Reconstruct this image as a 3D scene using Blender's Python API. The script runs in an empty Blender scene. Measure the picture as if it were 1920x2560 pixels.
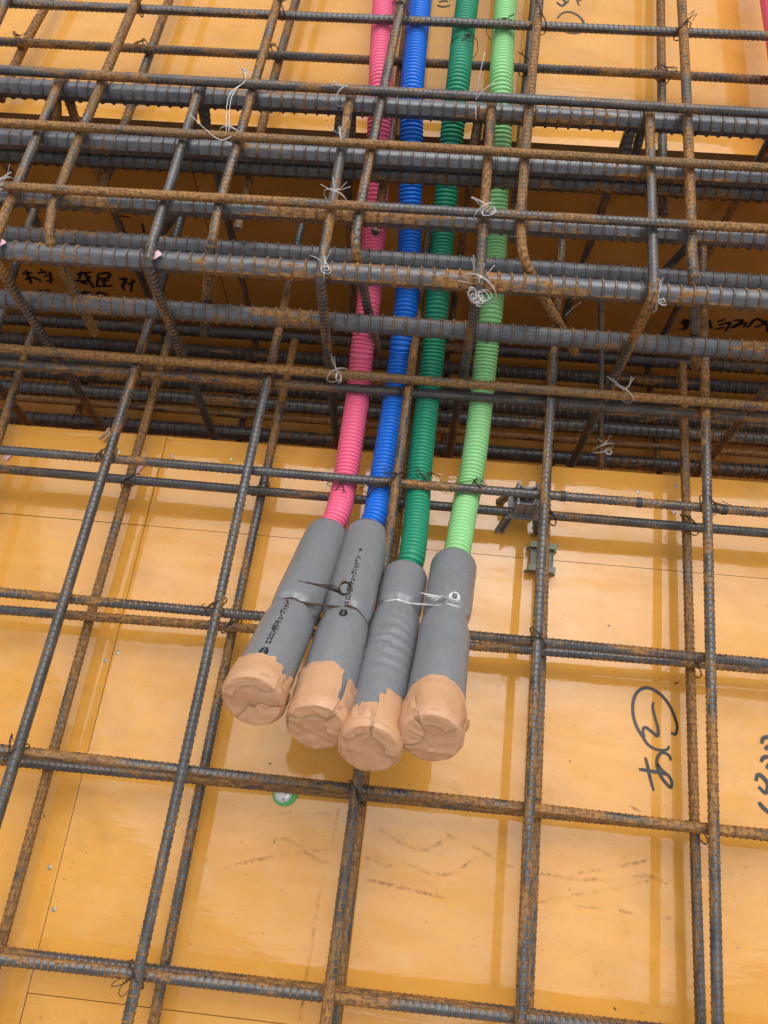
import bpy, math, random
import numpy as np
from mathutils import Vector, noise as mnoise

sc = bpy.context.scene
COL = sc.collection
rnd = random.Random(7)

# ------------------------------------------------------------------ camera
F_PX, IW, IH = 2004.5, 1920, 2560
CAM = np.array([0.0328, -0.0816, 1.0684])
ROT = [math.radians(a) for a in (23.2692, -0.3636, 7.2869)]
cam_d = bpy.data.cameras.new('camera')
cam = bpy.data.objects.new('camera', cam_d)
COL.objects.link(cam)
cam.location = CAM
cam.rotation_euler = ROT
cam_d.sensor_fit = 'VERTICAL'
cam_d.sensor_height = 36.0
cam_d.sensor_width = 27.0
cam_d.lens = F_PX / IH * 36.0
cam_d.clip_start = 0.02
cam_d.clip_end = 500
sc.camera = cam

# ------------------------------------------------------------------ sky, sun, exposure (overcast)
SUN_EL, SUN_AZ = 68.0, 12.0      # azimuth from +Y clockwise
w = bpy.data.worlds.new('World')
sc.world = w
w.use_nodes = True
nt = w.node_tree
bg = nt.nodes['Background']
sky = nt.nodes.new('ShaderNodeTexSky')
sky.sky_type = 'NISHITA'
sky.sun_disc = False
sky.sun_elevation = math.radians(SUN_EL)
sky.sun_rotation = math.radians(SUN_AZ)
sky.air_density = 1.0
sky.dust_density = 3.0
sky.ozone_density = 1.0
hs = nt.nodes.new('ShaderNodeHueSaturation')
hs.inputs['Saturation'].default_value = 0.06
nt.links.new(sky.outputs[0], hs.inputs['Color'])
nt.links.new(hs.outputs[0], bg.inputs[0])
bg.inputs[1].default_value = 0.13
sd = bpy.data.lights.new('sun', 'SUN')
sd.energy = 0.9
sd.angle = math.radians(60)
sd.color = (1.0, 0.965, 0.91)
sun = bpy.data.objects.new('sun', sd)
COL.objects.link(sun)
_el, _az = math.radians(SUN_EL), math.radians(SUN_AZ)
sdir = Vector((math.sin(_az) * math.cos(_el), math.cos(_az) * math.cos(_el), math.sin(_el)))
sun.rotation_euler = sdir.to_track_quat('Z', 'Y').to_euler()
sun.location = (0, 0, 6)
sc.view_settings.view_transform = 'Standard'
sc.view_settings.look = 'None'
sc.view_settings.gamma = 1.0
sc.view_settings.exposure = 0.50
sc.view_settings.use_curve_mapping = False

# ------------------------------------------------------------------ pixel -> place helpers
def _rotm():
    rx, ry, rz = ROT
    cx, sx, cy, sy, cz, sz = math.cos(rx), math.sin(rx), math.cos(ry), math.sin(ry), math.cos(rz), math.sin(rz)
    X = np.array([[1, 0, 0], [0, cx, -sx], [0, sx, cx]])
    Y = np.array([[cy, 0, sy], [0, 1, 0], [-sy, 0, cy]])
    Z = np.array([[cz, -sz, 0], [sz, cz, 0], [0, 0, 1]])
    return Z @ Y @ X
RM = _rotm()
def ray(x, y):
    return RM @ np.array([(x - IW / 2) / F_PX, -(y - IH / 2) / F_PX, -1.0])
def at(x, y, z):
    d = ray(x, y)
    return CAM + d * ((z - CAM[2]) / d[2])
def at_plane(x, y, y0, sl):            # vertical plane y = y0 + sl*x
    d = ray(x, y)
    t = (y0 + sl * CAM[0] - CAM[1]) / (d[1] - sl * d[0])
    return CAM + d * t
def proj(P):
    q = (np.asarray(P) - CAM) @ RM
    return np.array([IW / 2 + F_PX * q[0] / -q[2], IH / 2 - F_PX * q[1] / -q[2]])

# ------------------------------------------------------------------ levels (metres)
Z_L, Z_LX, Z_UX, Z_U = 0.030, 0.043, 0.090, 0.103      # near slab mats: lengthwise low, cross low, cross up, lengthwise up
STEP = 0.18                                            # the far deck is this much higher
Z_BOT = -0.37                                          # floor of the beam trench
def near_edge(x): return 0.4712 + 0.0442 * x
def far_edge(x): return 0.9204 + 0.0565 * x

# ------------------------------------------------------------------ materials
def new_mat(name):
    m = bpy.data.materials.new(name)
    m.use_nodes = True
    return m, m.node_tree, m.node_tree.nodes['Principled BSDF']
def N(nt, typ, **kw):
    n = nt.nodes.new(typ)
    for k, v in kw.items():
        if k in n.inputs: n.inputs[k].default_value = v
        else: setattr(n, k, v)
    return n
def ramp(nt, src, stops):
    r = nt.nodes.new('ShaderNodeValToRGB')
    el = r.color_ramp.elements
    while len(el) < len(stops): el.new(0.5)
    for e, (p, c) in zip(el, stops):
        e.position = p
        e.color = (c, c, c, 1) if isinstance(c, (int, float)) else (*c, 1)
    nt.links.new(src, r.inputs[0])
    return r.outputs[0]
def mixc(nt, fac, a, b, mode='MIX'):
    m = nt.nodes.new('ShaderNodeMix')
    m.data_type = 'RGBA'
    m.blend_type = mode
    for s, v in ((m.inputs[0], fac), (m.inputs[6], a), (m.inputs[7], b)):
        if hasattr(v, 'links'): nt.links.new(v, s)
        elif isinstance(v, (int, float)): s.default_value = v
        else: s.default_value = (*v, 1)
    return m.outputs[2]
def math_n(nt, op, a, b=0.0):
    m = nt.nodes.new('ShaderNodeMath')
    m.operation = op
    for s, v in ((m.inputs[0], a), (m.inputs[1], b)):
        if hasattr(v, 'links'): nt.links.new(v, s)
        else: s.default_value = v
    return m.outputs[0]

def deck_material(name, base, dark, rough, coat, stain=1.0):
    m, t, b = new_mat(name)
    tc = N(t, 'ShaderNodeTexCoord')
    mp = N(t, 'ShaderNodeMapping')
    t.links.new(tc.outputs['Object'], mp.inputs[0])
    big = N(t, 'ShaderNodeTexNoise', Scale=3.0, Detail=4.0, Roughness=0.6)
    t.links.new(mp.outputs[0], big.inputs[0])
    st = N(t, 'ShaderNodeMapping')
    st.inputs['Scale'].default_value = (9, 70, 9)
    t.links.new(tc.outputs['Object'], st.inputs[0])
    grain = N(t, 'ShaderNodeTexNoise', Scale=1.0, Detail=5.0, Roughness=0.6)
    t.links.new(st.outputs[0], grain.inputs[0])
    c = mixc(t, ramp(t, big.outputs[0], [(0.35, 0.0), (0.68, 1.0)]), base, dark)
    gfac = ramp(t, grain.outputs[0], [(0.42, 0.0), (0.72, 0.22)])
    c = mixc(t, gfac, c, tuple(x * 0.72 for x in dark))
    # dusty pale film and specks of dirt
    dust = N(t, 'ShaderNodeTexNoise', Scale=14.0, Detail=8.0, Roughness=0.7)
    t.links.new(mp.outputs[0], dust.inputs[0])
    c = mixc(t, ramp(t, dust.outputs[0], [(0.5, 0.0), (0.75, 0.20 * stain)]), c, (0.72, 0.50, 0.27))
    sp = N(t, 'ShaderNodeTexNoise', Scale=210.0, Detail=3.0, Roughness=0.6)
    t.links.new(mp.outputs[0], sp.inputs[0])
    spm = N(t, 'ShaderNodeTexNoise', Scale=22.0, Detail=3.0)
    t.links.new(mp.outputs[0], spm.inputs[0])
    f = math_n(t, 'MULTIPLY', ramp(t, sp.outputs[0], [(0.64, 0.0), (0.72, 1.0)]), ramp(t, spm.outputs[0], [(0.42, 0.0), (0.66, 0.7 * stain)]))
    c = mixc(t, f, c, (0.13, 0.075, 0.03))
    sp2 = N(t, 'ShaderNodeTexNoise', Scale=85.0, Detail=4.0, Roughness=0.65)
    t.links.new(mp.outputs[0], sp2.inputs[0])
    c = mixc(t, math_n(t, 'MULTIPLY', ramp(t, sp2.outputs[0], [(0.665, 0.0), (0.72, 0.75)]), ramp(t, big.outputs[0], [(0.4, 0.15), (0.65, 1.0)])), c, (0.22, 0.12, 0.045))
    # short drag scratches
    sm = N(t, 'ShaderNodeMapping')
    sm.inputs['Scale'].default_value = (26, 120, 1)
    sm.inputs['Rotation'].default_value = (0, 0, 0.5)
    t.links.new(tc.outputs['Object'], sm.inputs[0])
    sn = N(t, 'ShaderNodeTexNoise', Scale=1.0, Detail=4.0, Roughness=0.7)
    t.links.new(sm.outputs[0], sn.inputs[0])
    f2 = math_n(t, 'MULTIPLY', ramp(t, sn.outputs[0], [(0.66, 0.0), (0.72, 0.45 * stain)]), ramp(t, spm.outputs[0], [(0.5, 0.0), (0.62, 1.0)]))
    c = mixc(t, f2, c, (0.26, 0.14, 0.05))
    # large uneven stains
    stn = N(t, 'ShaderNodeTexNoise', Scale=7.0, Detail=9.0, Roughness=0.62, Distortion=0.6)
    t.links.new(mp.outputs[0], stn.inputs[0])
    c = mixc(t, ramp(t, stn.outputs[0], [(0.52, 0.0), (0.70, 0.32 * stain)]), c, tuple(x * 0.62 for x in dark))
    fm_ = N(t, 'ShaderNodeMapping')
    fm_.inputs['Scale'].default_value = (5, 16, 5)
    t.links.new(tc.outputs['Object'], fm_.inputs[0])
    bn0 = N(t, 'ShaderNodeTexNoise', Scale=1.0, Detail=9.0, Roughness=0.68)
    t.links.new(fm_.outputs[0], bn0.inputs[0])
    t.links.new(c, b.inputs['Base Color'])
    b.inputs['Roughness'].default_value = rough
    b.inputs['Specular IOR Level'].default_value = 0.08
    film = ramp(t, bn0.outputs[0], [(0.40, 0.62 * coat), (0.52, coat)])
    t.links.new(film, b.inputs['Coat Weight'])
    cr = ramp(t, dust.outputs[0], [(0.40, 0.015), (0.75, 0.09)])
    t.links.new(cr, b.inputs['Coat Roughness'])
    b.inputs['Coat IOR'].default_value = 1.50
    bm_ = N(t, 'ShaderNodeMapping')
    bm_.inputs['Scale'].default_value = (14, 75, 14)
    t.links.new(tc.outputs['Object'], bm_.inputs[0])
    bn = N(t, 'ShaderNodeTexNoise', Scale=1.0, Detail=3.0, Roughness=0.5)
    t.links.new(bm_.outputs[0], bn.inputs[0])
    bp = N(t, 'ShaderNodeBump', Strength=0.05, Distance=0.003)
    t.links.new(bn.outputs[0], bp.inputs['Height'])
    t.links.new(bp.outputs[0], b.inputs['Coat Normal'])
    t.links.new(bp.outputs[0], b.inputs['Normal'])
    return m
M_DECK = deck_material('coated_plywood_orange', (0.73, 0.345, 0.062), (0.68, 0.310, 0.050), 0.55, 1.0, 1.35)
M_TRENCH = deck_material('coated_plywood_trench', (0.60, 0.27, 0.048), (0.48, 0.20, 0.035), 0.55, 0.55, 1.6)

def simple_mat(name, col, rough, metal=0.0, var=0.25, scale=40.0, bump=0.0, spec=0.5, dirt=None, dirt_lo=0.55):
    m, t, b = new_mat(name)
    tc = N(t, 'ShaderNodeTexCoord')
    n = N(t, 'ShaderNodeTexNoise', Scale=scale, Detail=5.0, Roughness=0.6)
    t.links.new(tc.outputs['Object'], n.inputs[0])
    c = mixc(t, n.outputs[0], tuple(x * (1 - var) for x in col), tuple(min(1, x * (1 + var)) for x in col))
    if dirt:
        n2 = N(t, 'ShaderNodeTexNoise', Scale=scale * 0.6, Detail=6.0, Roughness=0.65)
        t.links.new(tc.outputs['Object'], n2.inputs[0])
        c = mixc(t, ramp(t, n2.outputs[0], [(dirt_lo, 0.0), (dirt_lo + 0.15, 0.8)]), c, dirt)
    t.links.new(c, b.inputs['Base Color'])
    b.inputs['Roughness'].default_value = rough
    b.inputs['Metallic'].default_value = metal
    b.inputs['Specular IOR Level'].default_value = spec
    if bump:
        bp = N(t, 'ShaderNodeBump', Strength=bump, Distance=0.002)
        t.links.new(n.outputs[0], bp.inputs['Height'])
        t.links.new(bp.outputs[0], b.inputs['Normal'])
    return m
M_RAW = simple_mat('raw_plywood_edge', (0.27, 0.15, 0.055), 0.85, var=0.5, scale=60, bump=0.4)
M_JOIST = simple_mat('joist_timber', (0.10, 0.06, 0.03), 0.9, var=0.4)
M_DARKWIRE = simple_mat('annealed_wire', (0.055, 0.040, 0.032), 0.55, 0.5, 0.5, 300, dirt=(0.16, 0.07, 0.025))
M_SILVER = simple_mat('galvanised_wire', (0.72, 0.72, 0.71), 0.35, 0.5, 0.3, 300)
M_BROWNWIRE = simple_mat('rusty_wire', (0.085, 0.052, 0.035), 0.6, 0.4, 0.5, 300)
M_FOAM = None
M_INK = simple_mat('marker_ink', (0.018, 0.014, 0.014), 0.35, var=0.3)
M_PRINT = simple_mat('print_ink', (0.008, 0.008, 0.010), 0.5, var=0.1)
M_PRINTW = simple_mat('print_knockout', (0.20, 0.205, 0.22), 0.5, var=0.1)
M_TAPE = simple_mat('beige_cloth_tape', (0.52, 0.285, 0.155), 0.38, var=0.06, scale=60, bump=0.12)
M_TAPE2 = simple_mat('beige_cloth_tape_strip', (0.56, 0.31, 0.17), 0.36, var=0.06, scale=60, bump=0.12)
M_GREYP = simple_mat('grey_plastic', (0.20, 0.19, 0.20), 0.45, var=0.12, scale=30)
M_GREENP = simple_mat('grey_green_plastic', (0.15, 0.175, 0.135), 0.5, var=0.15, scale=30)
M_LIME = simple_mat('green_washer_plastic', (0.06, 0.42, 0.07), 0.35, var=0.1)
M_ZINC = simple_mat('zinc_plate', (0.72, 0.73, 0.75), 0.28, 0.8, 0.1, 60)
M_NAIL = simple_mat('nail_head', (0.42, 0.37, 0.32), 0.4, 0.7, 0.4, 500)
M_PINKTAPE = simple_mat('pink_marking_tape', (0.80, 0.52, 0.60), 0.6, var=0.05)
M_WOOD = simple_mat('wood_splinter', (0.42, 0.29, 0.16), 0.9, var=0.4, scale=200)
M_DOT = simple_mat('paint_mark', (0.03, 0.03, 0.035), 0.5)

def scuff_material():
    m, t, b = new_mat('scuff')
    tc = N(t, 'ShaderNodeTexCoord')
    n = N(t, 'ShaderNodeTexNoise', Scale=170.0, Detail=6.0, Roughness=0.7)
    t.links.new(tc.outputs['Object'], n.inputs[0])
    n2 = N(t, 'ShaderNodeTexNoise', Scale=24.0, Detail=2.0)
    t.links.new(tc.outputs['Object'], n2.inputs[0])
    b.inputs['Base Color'].default_value = (0.20, 0.115, 0.05, 1)
    b.inputs['Roughness'].default_value = 0.7
    a = math_n(t, 'MULTIPLY', ramp(t, n.outputs[0], [(0.42, 0.0), (0.70, 0.58)]), ramp(t, n2.outputs[0], [(0.36, 0.05), (0.66, 0.95)]))
    t.links.new(a, b.inputs['Alpha'])
    return m
M_SCUFF = scuff_material()

def foam_material():
    m, t, b = new_mat('grey_insulation_film')
    tc = N(t, 'ShaderNodeTexCoord')
    n = N(t, 'ShaderNodeTexNoise', Scale=26.0, Detail=4.0, Roughness=0.55, Distortion=0.8)
    t.links.new(tc.outputs['Object'], n.inputs[0])
    mp = N(t, 'ShaderNodeMapping')
    mp.inputs['Scale'].default_value = (160, 36, 60)
    mp.inputs['Rotation'].default_value = (0, 0, 0.35)
    t.links.new(tc.outputs['Object'], mp.inputs[0])
    n2 = N(t, 'ShaderNodeTexNoise', Scale=1.0, Detail=2.0, Distortion=1.2)
    t.links.new(mp.outputs[0], n2.inputs[0])
    wr = ramp(t, n2.outputs[0], [(0.46, 0.0), (0.5, 1.0), (0.54, 0.0)])
    msk = ramp(t, n.outputs[0], [(0.5, 0.0), (0.62, 1.0)])
    c = mixc(t, n.outputs[0], (0.180, 0.185, 0.199), (0.235, 0.240, 0.256))
    t.links.new(c, b.inputs['Base Color'])
    b.inputs['Roughness'].default_value = 0.29
    b.inputs['Specular IOR Level'].default_value = 0.6
    h = math_n(t, 'ADD', math_n(t, 'MULTIPLY', wr, math_n(t, 'MULTIPLY', msk, 0.35)), n.outputs[0])
    bp = N(t, 'ShaderNodeBump', Strength=0.6, Distance=0.0025)
    t.links.new(h, bp.inputs['Height'])
    t.links.new(bp.outputs[0], b.inputs['Normal'])
    return m
M_FOAM = foam_material()

def pipe_material(name, col):
    m, t, b = new_mat(name)
    tc = N(t, 'ShaderNodeTexCoord')
    n = N(t, 'ShaderNodeTexNoise', Scale=45.0, Detail=6.0, Roughness=0.7)
    t.links.new(tc.outputs['Object'], n.inputs[0])
    c = mixc(t, ramp(t, n.outputs[0], [(0.52, 0.0), (0.8, 0.35)]), col, tuple(0.5 * x + 0.16 for x in col))
    t.links.new(c, b.inputs['Base Color'])
    b.inputs['Roughness'].default_value = 0.36
    b.inputs['Specular IOR Level'].default_value = 0.45
    b.inputs['Subsurface Weight'].default_value = 0.0
    return m
PIPE = {'pink': pipe_material('pink_conduit_plastic', (0.91, 0.15, 0.28)),
        'blue': pipe_material('blue_conduit_plastic', (0.004, 0.165, 0.72)),
        'dark_green': pipe_material('dark_green_conduit_plastic', (0.016, 0.275, 0.150)),
        'light_green': pipe_material('light_green_conduit_plastic', (0.30, 0.65, 0.27))}

def rebar_material():
    m, t, b = new_mat('rusting_deformed_bar')
    at_ = N(t, 'ShaderNodeAttribute', attribute_name='bar')
    ri = N(t, 'ShaderNodeAttribute', attribute_name='rib')
    ru = N(t, 'ShaderNodeAttribute', attribute_name='rust', attribute_type='OBJECT')
    oi = N(t, 'ShaderNodeObjectInfo')
    to = N(t, 'ShaderNodeAttribute', attribute_name='tone', attribute_type='OBJECT')
    off = N(t, 'ShaderNodeVectorMath', operation='MULTIPLY_ADD')
    t.links.new(oi.outputs['Random'], off.inputs[0])
    off.inputs[1].default_value = (37.0, 11.0, 23.0)
    t.links.new(at_.outputs['Vector'], off.inputs[2])
    n1 = N(t, 'ShaderNodeTexNoise', Scale=110.0, Detail=6.0, Roughness=0.65)
    n2 = N(t, 'ShaderNodeTexNoise', Scale=17.0, Detail=3.0, Roughness=0.55)
    n3 = N(t, 'ShaderNodeTexNoise', Scale=420.0, Detail=3.0, Roughness=0.6)
    for n in (n1, n2, n3): t.links.new(off.outputs[0], n.inputs[0])
    # how much of this stretch has rusted
    s = math_n(t, 'ADD', math_n(t, 'MULTIPLY', n1.outputs[0], 0.55), math_n(t, 'MULTIPLY', n2.outputs[0], 0.65))
    s = math_n(t, 'ADD', s, math_n(t, 'MULTIPLY', math_n(t, 'SUBTRACT', ru.outputs['Fac'], 0.5), 0.42))
    s = math_n(t, 'ADD', s, math_n(t, 'MULTIPLY', ri.outputs['Fac'], 0.075))
    mask = ramp(t, s, [(0.605, 0.0), (0.655, 1.0)])
    var = ramp(t, n1.outputs[0], [(0.33, 0.0), (0.66, 1.0)])
    steel_a = mixc(t, var, (0.024, 0.024, 0.023), (0.098, 0.098, 0.098))
    steel_a = mixc(t, ramp(t, n2.outputs[0], [(0.45, 0.0), (0.7, 0.6)]), steel_a, (0.062, 0.050, 0.026))
    steel_b = mixc(t, var, (0.080, 0.083, 0.094), (0.150, 0.154, 0.172))
    steel = mixc(t, to.outputs['Fac'], steel_a, steel_b)
    rust = mixc(t, ramp(t, n3.outputs[0], [(0.38, 0.0), (0.62, 1.0)]), (0.13, 0.056, 0.017), (0.44, 0.205, 0.046))
    rust = mixc(t, ramp(t, n2.outputs[0], [(0.35, 0.55), (0.6, 0.0)]), rust, (0.13, 0.088, 0.036))
    c = mixc(t, mask, steel, rust)
    ribf = math_n(t, 'MULTIPLY', ri.outputs['Fac'], ramp(t, n1.outputs[0], [(0.38, 0.70), (0.60, 0.05)]))
    c = mixc(t, ribf, c, mixc(t, ramp(t, n3.outputs[0], [(0.45, 0.0), (0.6, 1.0)]), (0.060, 0.040, 0.026), (0.24, 0.11, 0.032)))
    # dark flecks of scale
    c = mixc(t, math_n(t, 'MULTIPLY', ramp(t, n3.outputs[0], [(0.52, 0.0), (0.7, 0.6)]), 0.45), c, (0.035, 0.026, 0.020))
    t.links.new(c, b.inputs['Base Color'])
    rr = mixc(t, mask, (0.31, 0.31, 0.31), (0.72, 0.72, 0.72))
    t.links.new(rr, b.inputs['Roughness'])
    mm = mixc(t, mask, (0.18, 0.18, 0.18), (0.0, 0.0, 0.0))
    t.links.new(mm, b.inputs['Metallic'])
    b.inputs['Specular IOR Level'].default_value = 0.6
    bp = N(t, 'ShaderNodeBump', Strength=0.35, Distance=0.0006)
    t.links.new(n3.outputs[0], bp.inputs['Height'])
    t.links.new(bp.outputs[0], b.inputs['Normal'])
    return m
M_BAR = rebar_material()

# ------------------------------------------------------------------ object helpers
def tag(o, label=None, cat=None, group=None, kind=None):
    if label: o['label'] = label
    if cat: o['category'] = cat
    if group: o['group'] = group
    if kind: o['kind'] = kind
    return o
def link(name, me, parent=None):
    o = bpy.data.objects.new(name, me)
    COL.objects.link(o)
    if parent is not None:
        o.parent = parent
        if parent.type == 'EMPTY':
            o.matrix_parent_inverse = parent.matrix_basis.inverted()
    return o
def empty(name, loc):
    o = bpy.data.objects.new(name, None)
    o.location = Vector([float(v) for v in loc])
    o.empty_display_size = 0.02
    COL.objects.link(o)
    return o

class MB:
    """collects vertices / polygons, then becomes one mesh object"""
    def __init__(s):
        s.v, s.f, s.mi, s.att = [], [], [], {}
        s.n = 0
    def add(s, v, f, mi=0, **att):
        v = np.asarray(v, float).reshape(-1, 3)
        for p in f:
            s.f.append([i + s.n for i in p]); s.mi.append(mi)
        s.v.append(v)
        for k, a in att.items(): s.att.setdefault(k, []).append(np.asarray(a, float))
        s.n += len(v)
        return s
    def grid(s, G, cap0=True, cap1=True, mi=0, close=True, **att):
        n, m = G.shape[:2]
        f = []
        mm = m if close else m - 1
        for i in range(n - 1):
            a = i * m
            for j in range(mm):
                k = (j + 1) % m
                f.append((a + j, a + k, a + m + k, a + m + j))
        if cap0: f.append(tuple(range(m - 1, -1, -1)))
        if cap1: f.append(tuple((n - 1) * m + j for j in range(m)))
        return s.add(G.reshape(-1, 3), f, mi, **att)
    def box(s, lo, hi, mi=0):
        x0, y0, z0 = lo; x1, y1, z1 = hi
        v = [(x, y, z) for z in (z0, z1) for y in (y0, y1) for x in (x0, x1)]
        return s.add(v, [(0, 2, 3, 1), (4, 5, 7, 6), (0, 1, 5, 4), (2, 6, 7, 3), (0, 4, 6, 2), (1, 3, 7, 5)], mi)
    def prism(s, poly, z0, z1, mi_top=0, mi_side=None):
        n = len(poly)
        v = [(*p, z0) for p in poly] + [(*p, z1) for p in poly]
        s.add(v, [tuple(range(n - 1, -1, -1)), tuple(range(n, 2 * n))], mi_top)
        s.n -= 2 * n
        s.f += [[s.n + i, s.n + (i + 1) % n, s.n + n + (i + 1) % n, s.n + n + i] for i in range(n)]
        s.mi += [mi_top if mi_side is None else mi_side] * n
        s.n += 2 * n
        return s
    def mesh(s, name, mats, smooth=True, angle=None):
        me = bpy.data.meshes.new(name)
        V = np.concatenate(s.v)
        lens = np.array([len(p) for p in s.f], np.int32)
        me.vertices.add(len(V)); me.vertices.foreach_set('co', V.ravel().astype(np.float32))
        me.loops.add(int(lens.sum()))
        me.loops.foreach_set('vertex_index', np.fromiter((i for p in s.f for i in p), np.int32, int(lens.sum())))
        me.polygons.add(len(lens))
        me.polygons.foreach_set('loop_start', np.concatenate([[0], np.cumsum(lens)[:-1]]).astype(np.int32))
        me.polygons.foreach_set('material_index', np.array(s.mi, np.int32))
        me.update(calc_edges=True)
        me.polygons.foreach_set('use_smooth', np.full(len(lens), bool(smooth)))
        for m in (mats if isinstance(mats, (list, tuple)) else [mats]): me.materials.append(m)
        for k, parts in s.att.items():
            a = np.concatenate(parts)
            if len(a) != len(V): continue
            if a.ndim == 1:
                at_ = me.attributes.new(k, 'FLOAT', 'POINT'); at_.data.foreach_set('value', a.astype(np.float32))
            else:
                at_ = me.attributes.new(k, 'FLOAT_VECTOR', 'POINT'); at_.data.foreach_set('vector', a.ravel().astype(np.float32))
        if angle is not None: me.set_sharp_from_angle(angle=math.radians(angle))
        me.validate()
        return me
    def build(s, name, mats, parent=None, smooth=True, angle=None):
        return link(name, s.mesh(name, mats, smooth, angle), parent)

def unit(v): return v / max(1e-12, np.linalg.norm(v))
def catmull(P, k=10):
    P = np.asarray(P, float)
    if len(P) < 3: return P
    Q = np.concatenate([[2 * P[0] - P[1]], P, [2 * P[-1] - P[-2]]])
    out = []
    for i in range(1, len(Q) - 2):
        p0, p1, p2, p3 = Q[i - 1:i + 3]
        for t in np.arange(k) / k:
            out.append(0.5 * (2 * p1 + (p2 - p0) * t + (2 * p0 - 5 * p1 + 4 * p2 - p3) * t * t + (3 * p1 - p0 - 3 * p2 + p3) * t ** 3))
    out.append(P[-1])
    return np.array(out)
def fillet(P, r, closed=False, k=9):
    P = [np.asarray(p, float) for p in P]
    n = len(P); out = []
    for i in range(n):
        if not closed and i in (0, n - 1): out.append(P[i]); continue
        a, b, c = P[i - 1], P[i], P[(i + 1) % n]
        u, v = unit(a - b), unit(c - b)
        cs = float(np.clip(u @ v, -1, 1))
        ang = math.acos(cs)
        if ang > 3.05: out.append(b); continue
        d = min(r / math.tan(ang / 2), 0.45 * np.linalg.norm(a - b), 0.45 * np.linalg.norm(c - b))
        p, q = b + u * d, b + v * d
        for t in np.linspace(0, 1, k):
            out.append((1 - t) ** 2 * p + 2 * t * (1 - t) * b + t * t * q)
    if closed: out.append(out[0])
    return np.array(out)
def arclen(P):
    return np.concatenate([[0], np.cumsum(np.linalg.norm(np.diff(P, axis=0), axis=1))])
def resample(P, S):
    L = arclen(P)
    return np.stack([np.interp(S, L, P[:, i]) for i in range(3)], 1)
def frames(C, up=(0, 0, 1)):
    T = np.gradient(C, axis=0)
    T /= np.linalg.norm(T, axis=1)[:, None]
    nrm = np.array(up, float); nrm = nrm - (nrm @ T[0]) * T[0]
    if np.linalg.norm(nrm) < 1e-3: nrm = np.array([0, 1.0, 0]) - T[0][1] * T[0]
    nrm = unit(nrm)
    Nn = np.empty_like(C)
    for i in range(len(C)):
        nrm = nrm - (nrm @ T[i]) * T[i]
        nrm = nrm / math.sqrt(nrm @ nrm)
        Nn[i] = nrm
    return T, Nn, np.cross(T, Nn)
def sweep(C, R, m, up=(0, 0, 1), roll=0.0):
    T, Nn, B = frames(C, up)
    th = np.arange(m) * 2 * math.pi / m + roll
    R = np.asarray(R)
    if R.ndim == 1: R = R[:, None] * np.ones(m)
    return C[:, None, :] + R[:, :, None] * (np.cos(th)[None, :, None] * Nn[:, None, :] + np.sin(th)[None, :, None] * B[:, None, :])

def add_bar(mb, path, d, pitch, m=14, roll=0.0, rib_h=0.055):
    """ribbed reinforcing bar along a path: cross ribs every pitch and two lengthwise ribs"""
    L = arclen(path)[-1]
    n = max(2, int(L / pitch))
    ks = np.arange(n)[:, None] * pitch
    prof = [0.05, 0.80, 0.845, 0.955] if d > 0.02 else [0.06, 0.72, 0.79, 0.93]
    S = (ks + pitch * np.array([prof])).ravel()
    S = np.concatenate([[0], S[S < L - 1e-4], [L]])
    lv = np.concatenate([[0], np.tile([0, 0, 1, 1], n)])[:len(S) - 1]
    lv = np.concatenate([lv, [0]]).astype(float)
    C = resample(path, S)
    r0, r1 = d * 0.478, d * (0.478 + rib_h * (1.3 if d > 0.02 else 1.0))
    R = r0 + (r1 - r0) * lv[:, None] * np.ones(m)
    half = m // 2
    R[:, 0] = np.maximum(R[:, 0], r1 * 0.985); R[:, half] = np.maximum(R[:, half], r1 * 0.985)
    rib = np.repeat(lv[:, None], m, 1); rib[:, 0] = 1; rib[:, half] = 1
    R[0] *= 0.93; R[-1] *= 0.93
    G = sweep(C, R, m, roll=roll)
    th = np.arange(m) * 2 * math.pi / m
    bar = np.stack([np.repeat(S[:, None] * 0.30, m, 1), np.cos(th)[None] * R, np.sin(th)[None] * R], -1)
    mb.grid(G, rib=rib.ravel(), bar=bar.reshape(-1, 3))

BARS = {}
def bar(name, label, group, path, d=0.0127, pitch=0.0076, rust=0.5, cat='rebar', m=14, roll=None, tone=0.35):
    mb = MB()
    add_bar(mb, np.asarray(path, float), d, pitch, m, rnd.uniform(0, 3) if roll is None else roll)
    o = mb.build(name, M_BAR, angle=34)
    tag(o, label, cat, group)
    o['rust'] = float(rust)
    o['tone'] = float(tone)
    return o

def wavy(path, amp=0.0012, seed=None):
    sd_ = rnd.uniform(0, 100) if seed is None else seed
    L = arclen(path)
    out = path.copy()
    for i in range(len(path)):
        v = mnoise.noise_vector((L[i] * 2.6 + sd_, sd_ * 1.7, 3.1))
        out[i] += np.array([v[0], v[1], v[2] * 0.35]) * amp
    return out
def cross_path(q0, q1, z, x0=-1.15, x1=1.1, zb=None, amp=0.0015):
    a, b = at(*q0, z), at(*q1, z if zb is None else zb)
    ts = [((x - a[0]) / (b[0] - a[0])) for x in np.linspace(x0, x1, 60)]
    return wavy(np.array([a + (b - a) * t for t in ts]), amp)
def length_path(px, z, y_lo=None, y_hi=None, deg=2, n=50):
    P = np.array([at(x, y, z) for x, y in px])
    deg = min(deg, len(P) - 1)
    c = np.polyfit(P[:, 1], P[:, 0], deg)
    c1 = np.polyfit(P[:, 1], P[:, 0], 1)
    lo = P[:, 1].min() if y_lo is None else y_lo
    hi = P[:, 1].max() if y_hi is None else y_hi
    ys = np.linspace(hi, lo, n)
    yc = np.clip(ys, P[:, 1].min(), P[:, 1].max())
    xs = np.polyval(c, yc) + (ys - yc) * c1[0]
    return np.stack([xs, ys, np.full(n, z)], 1)

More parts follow.
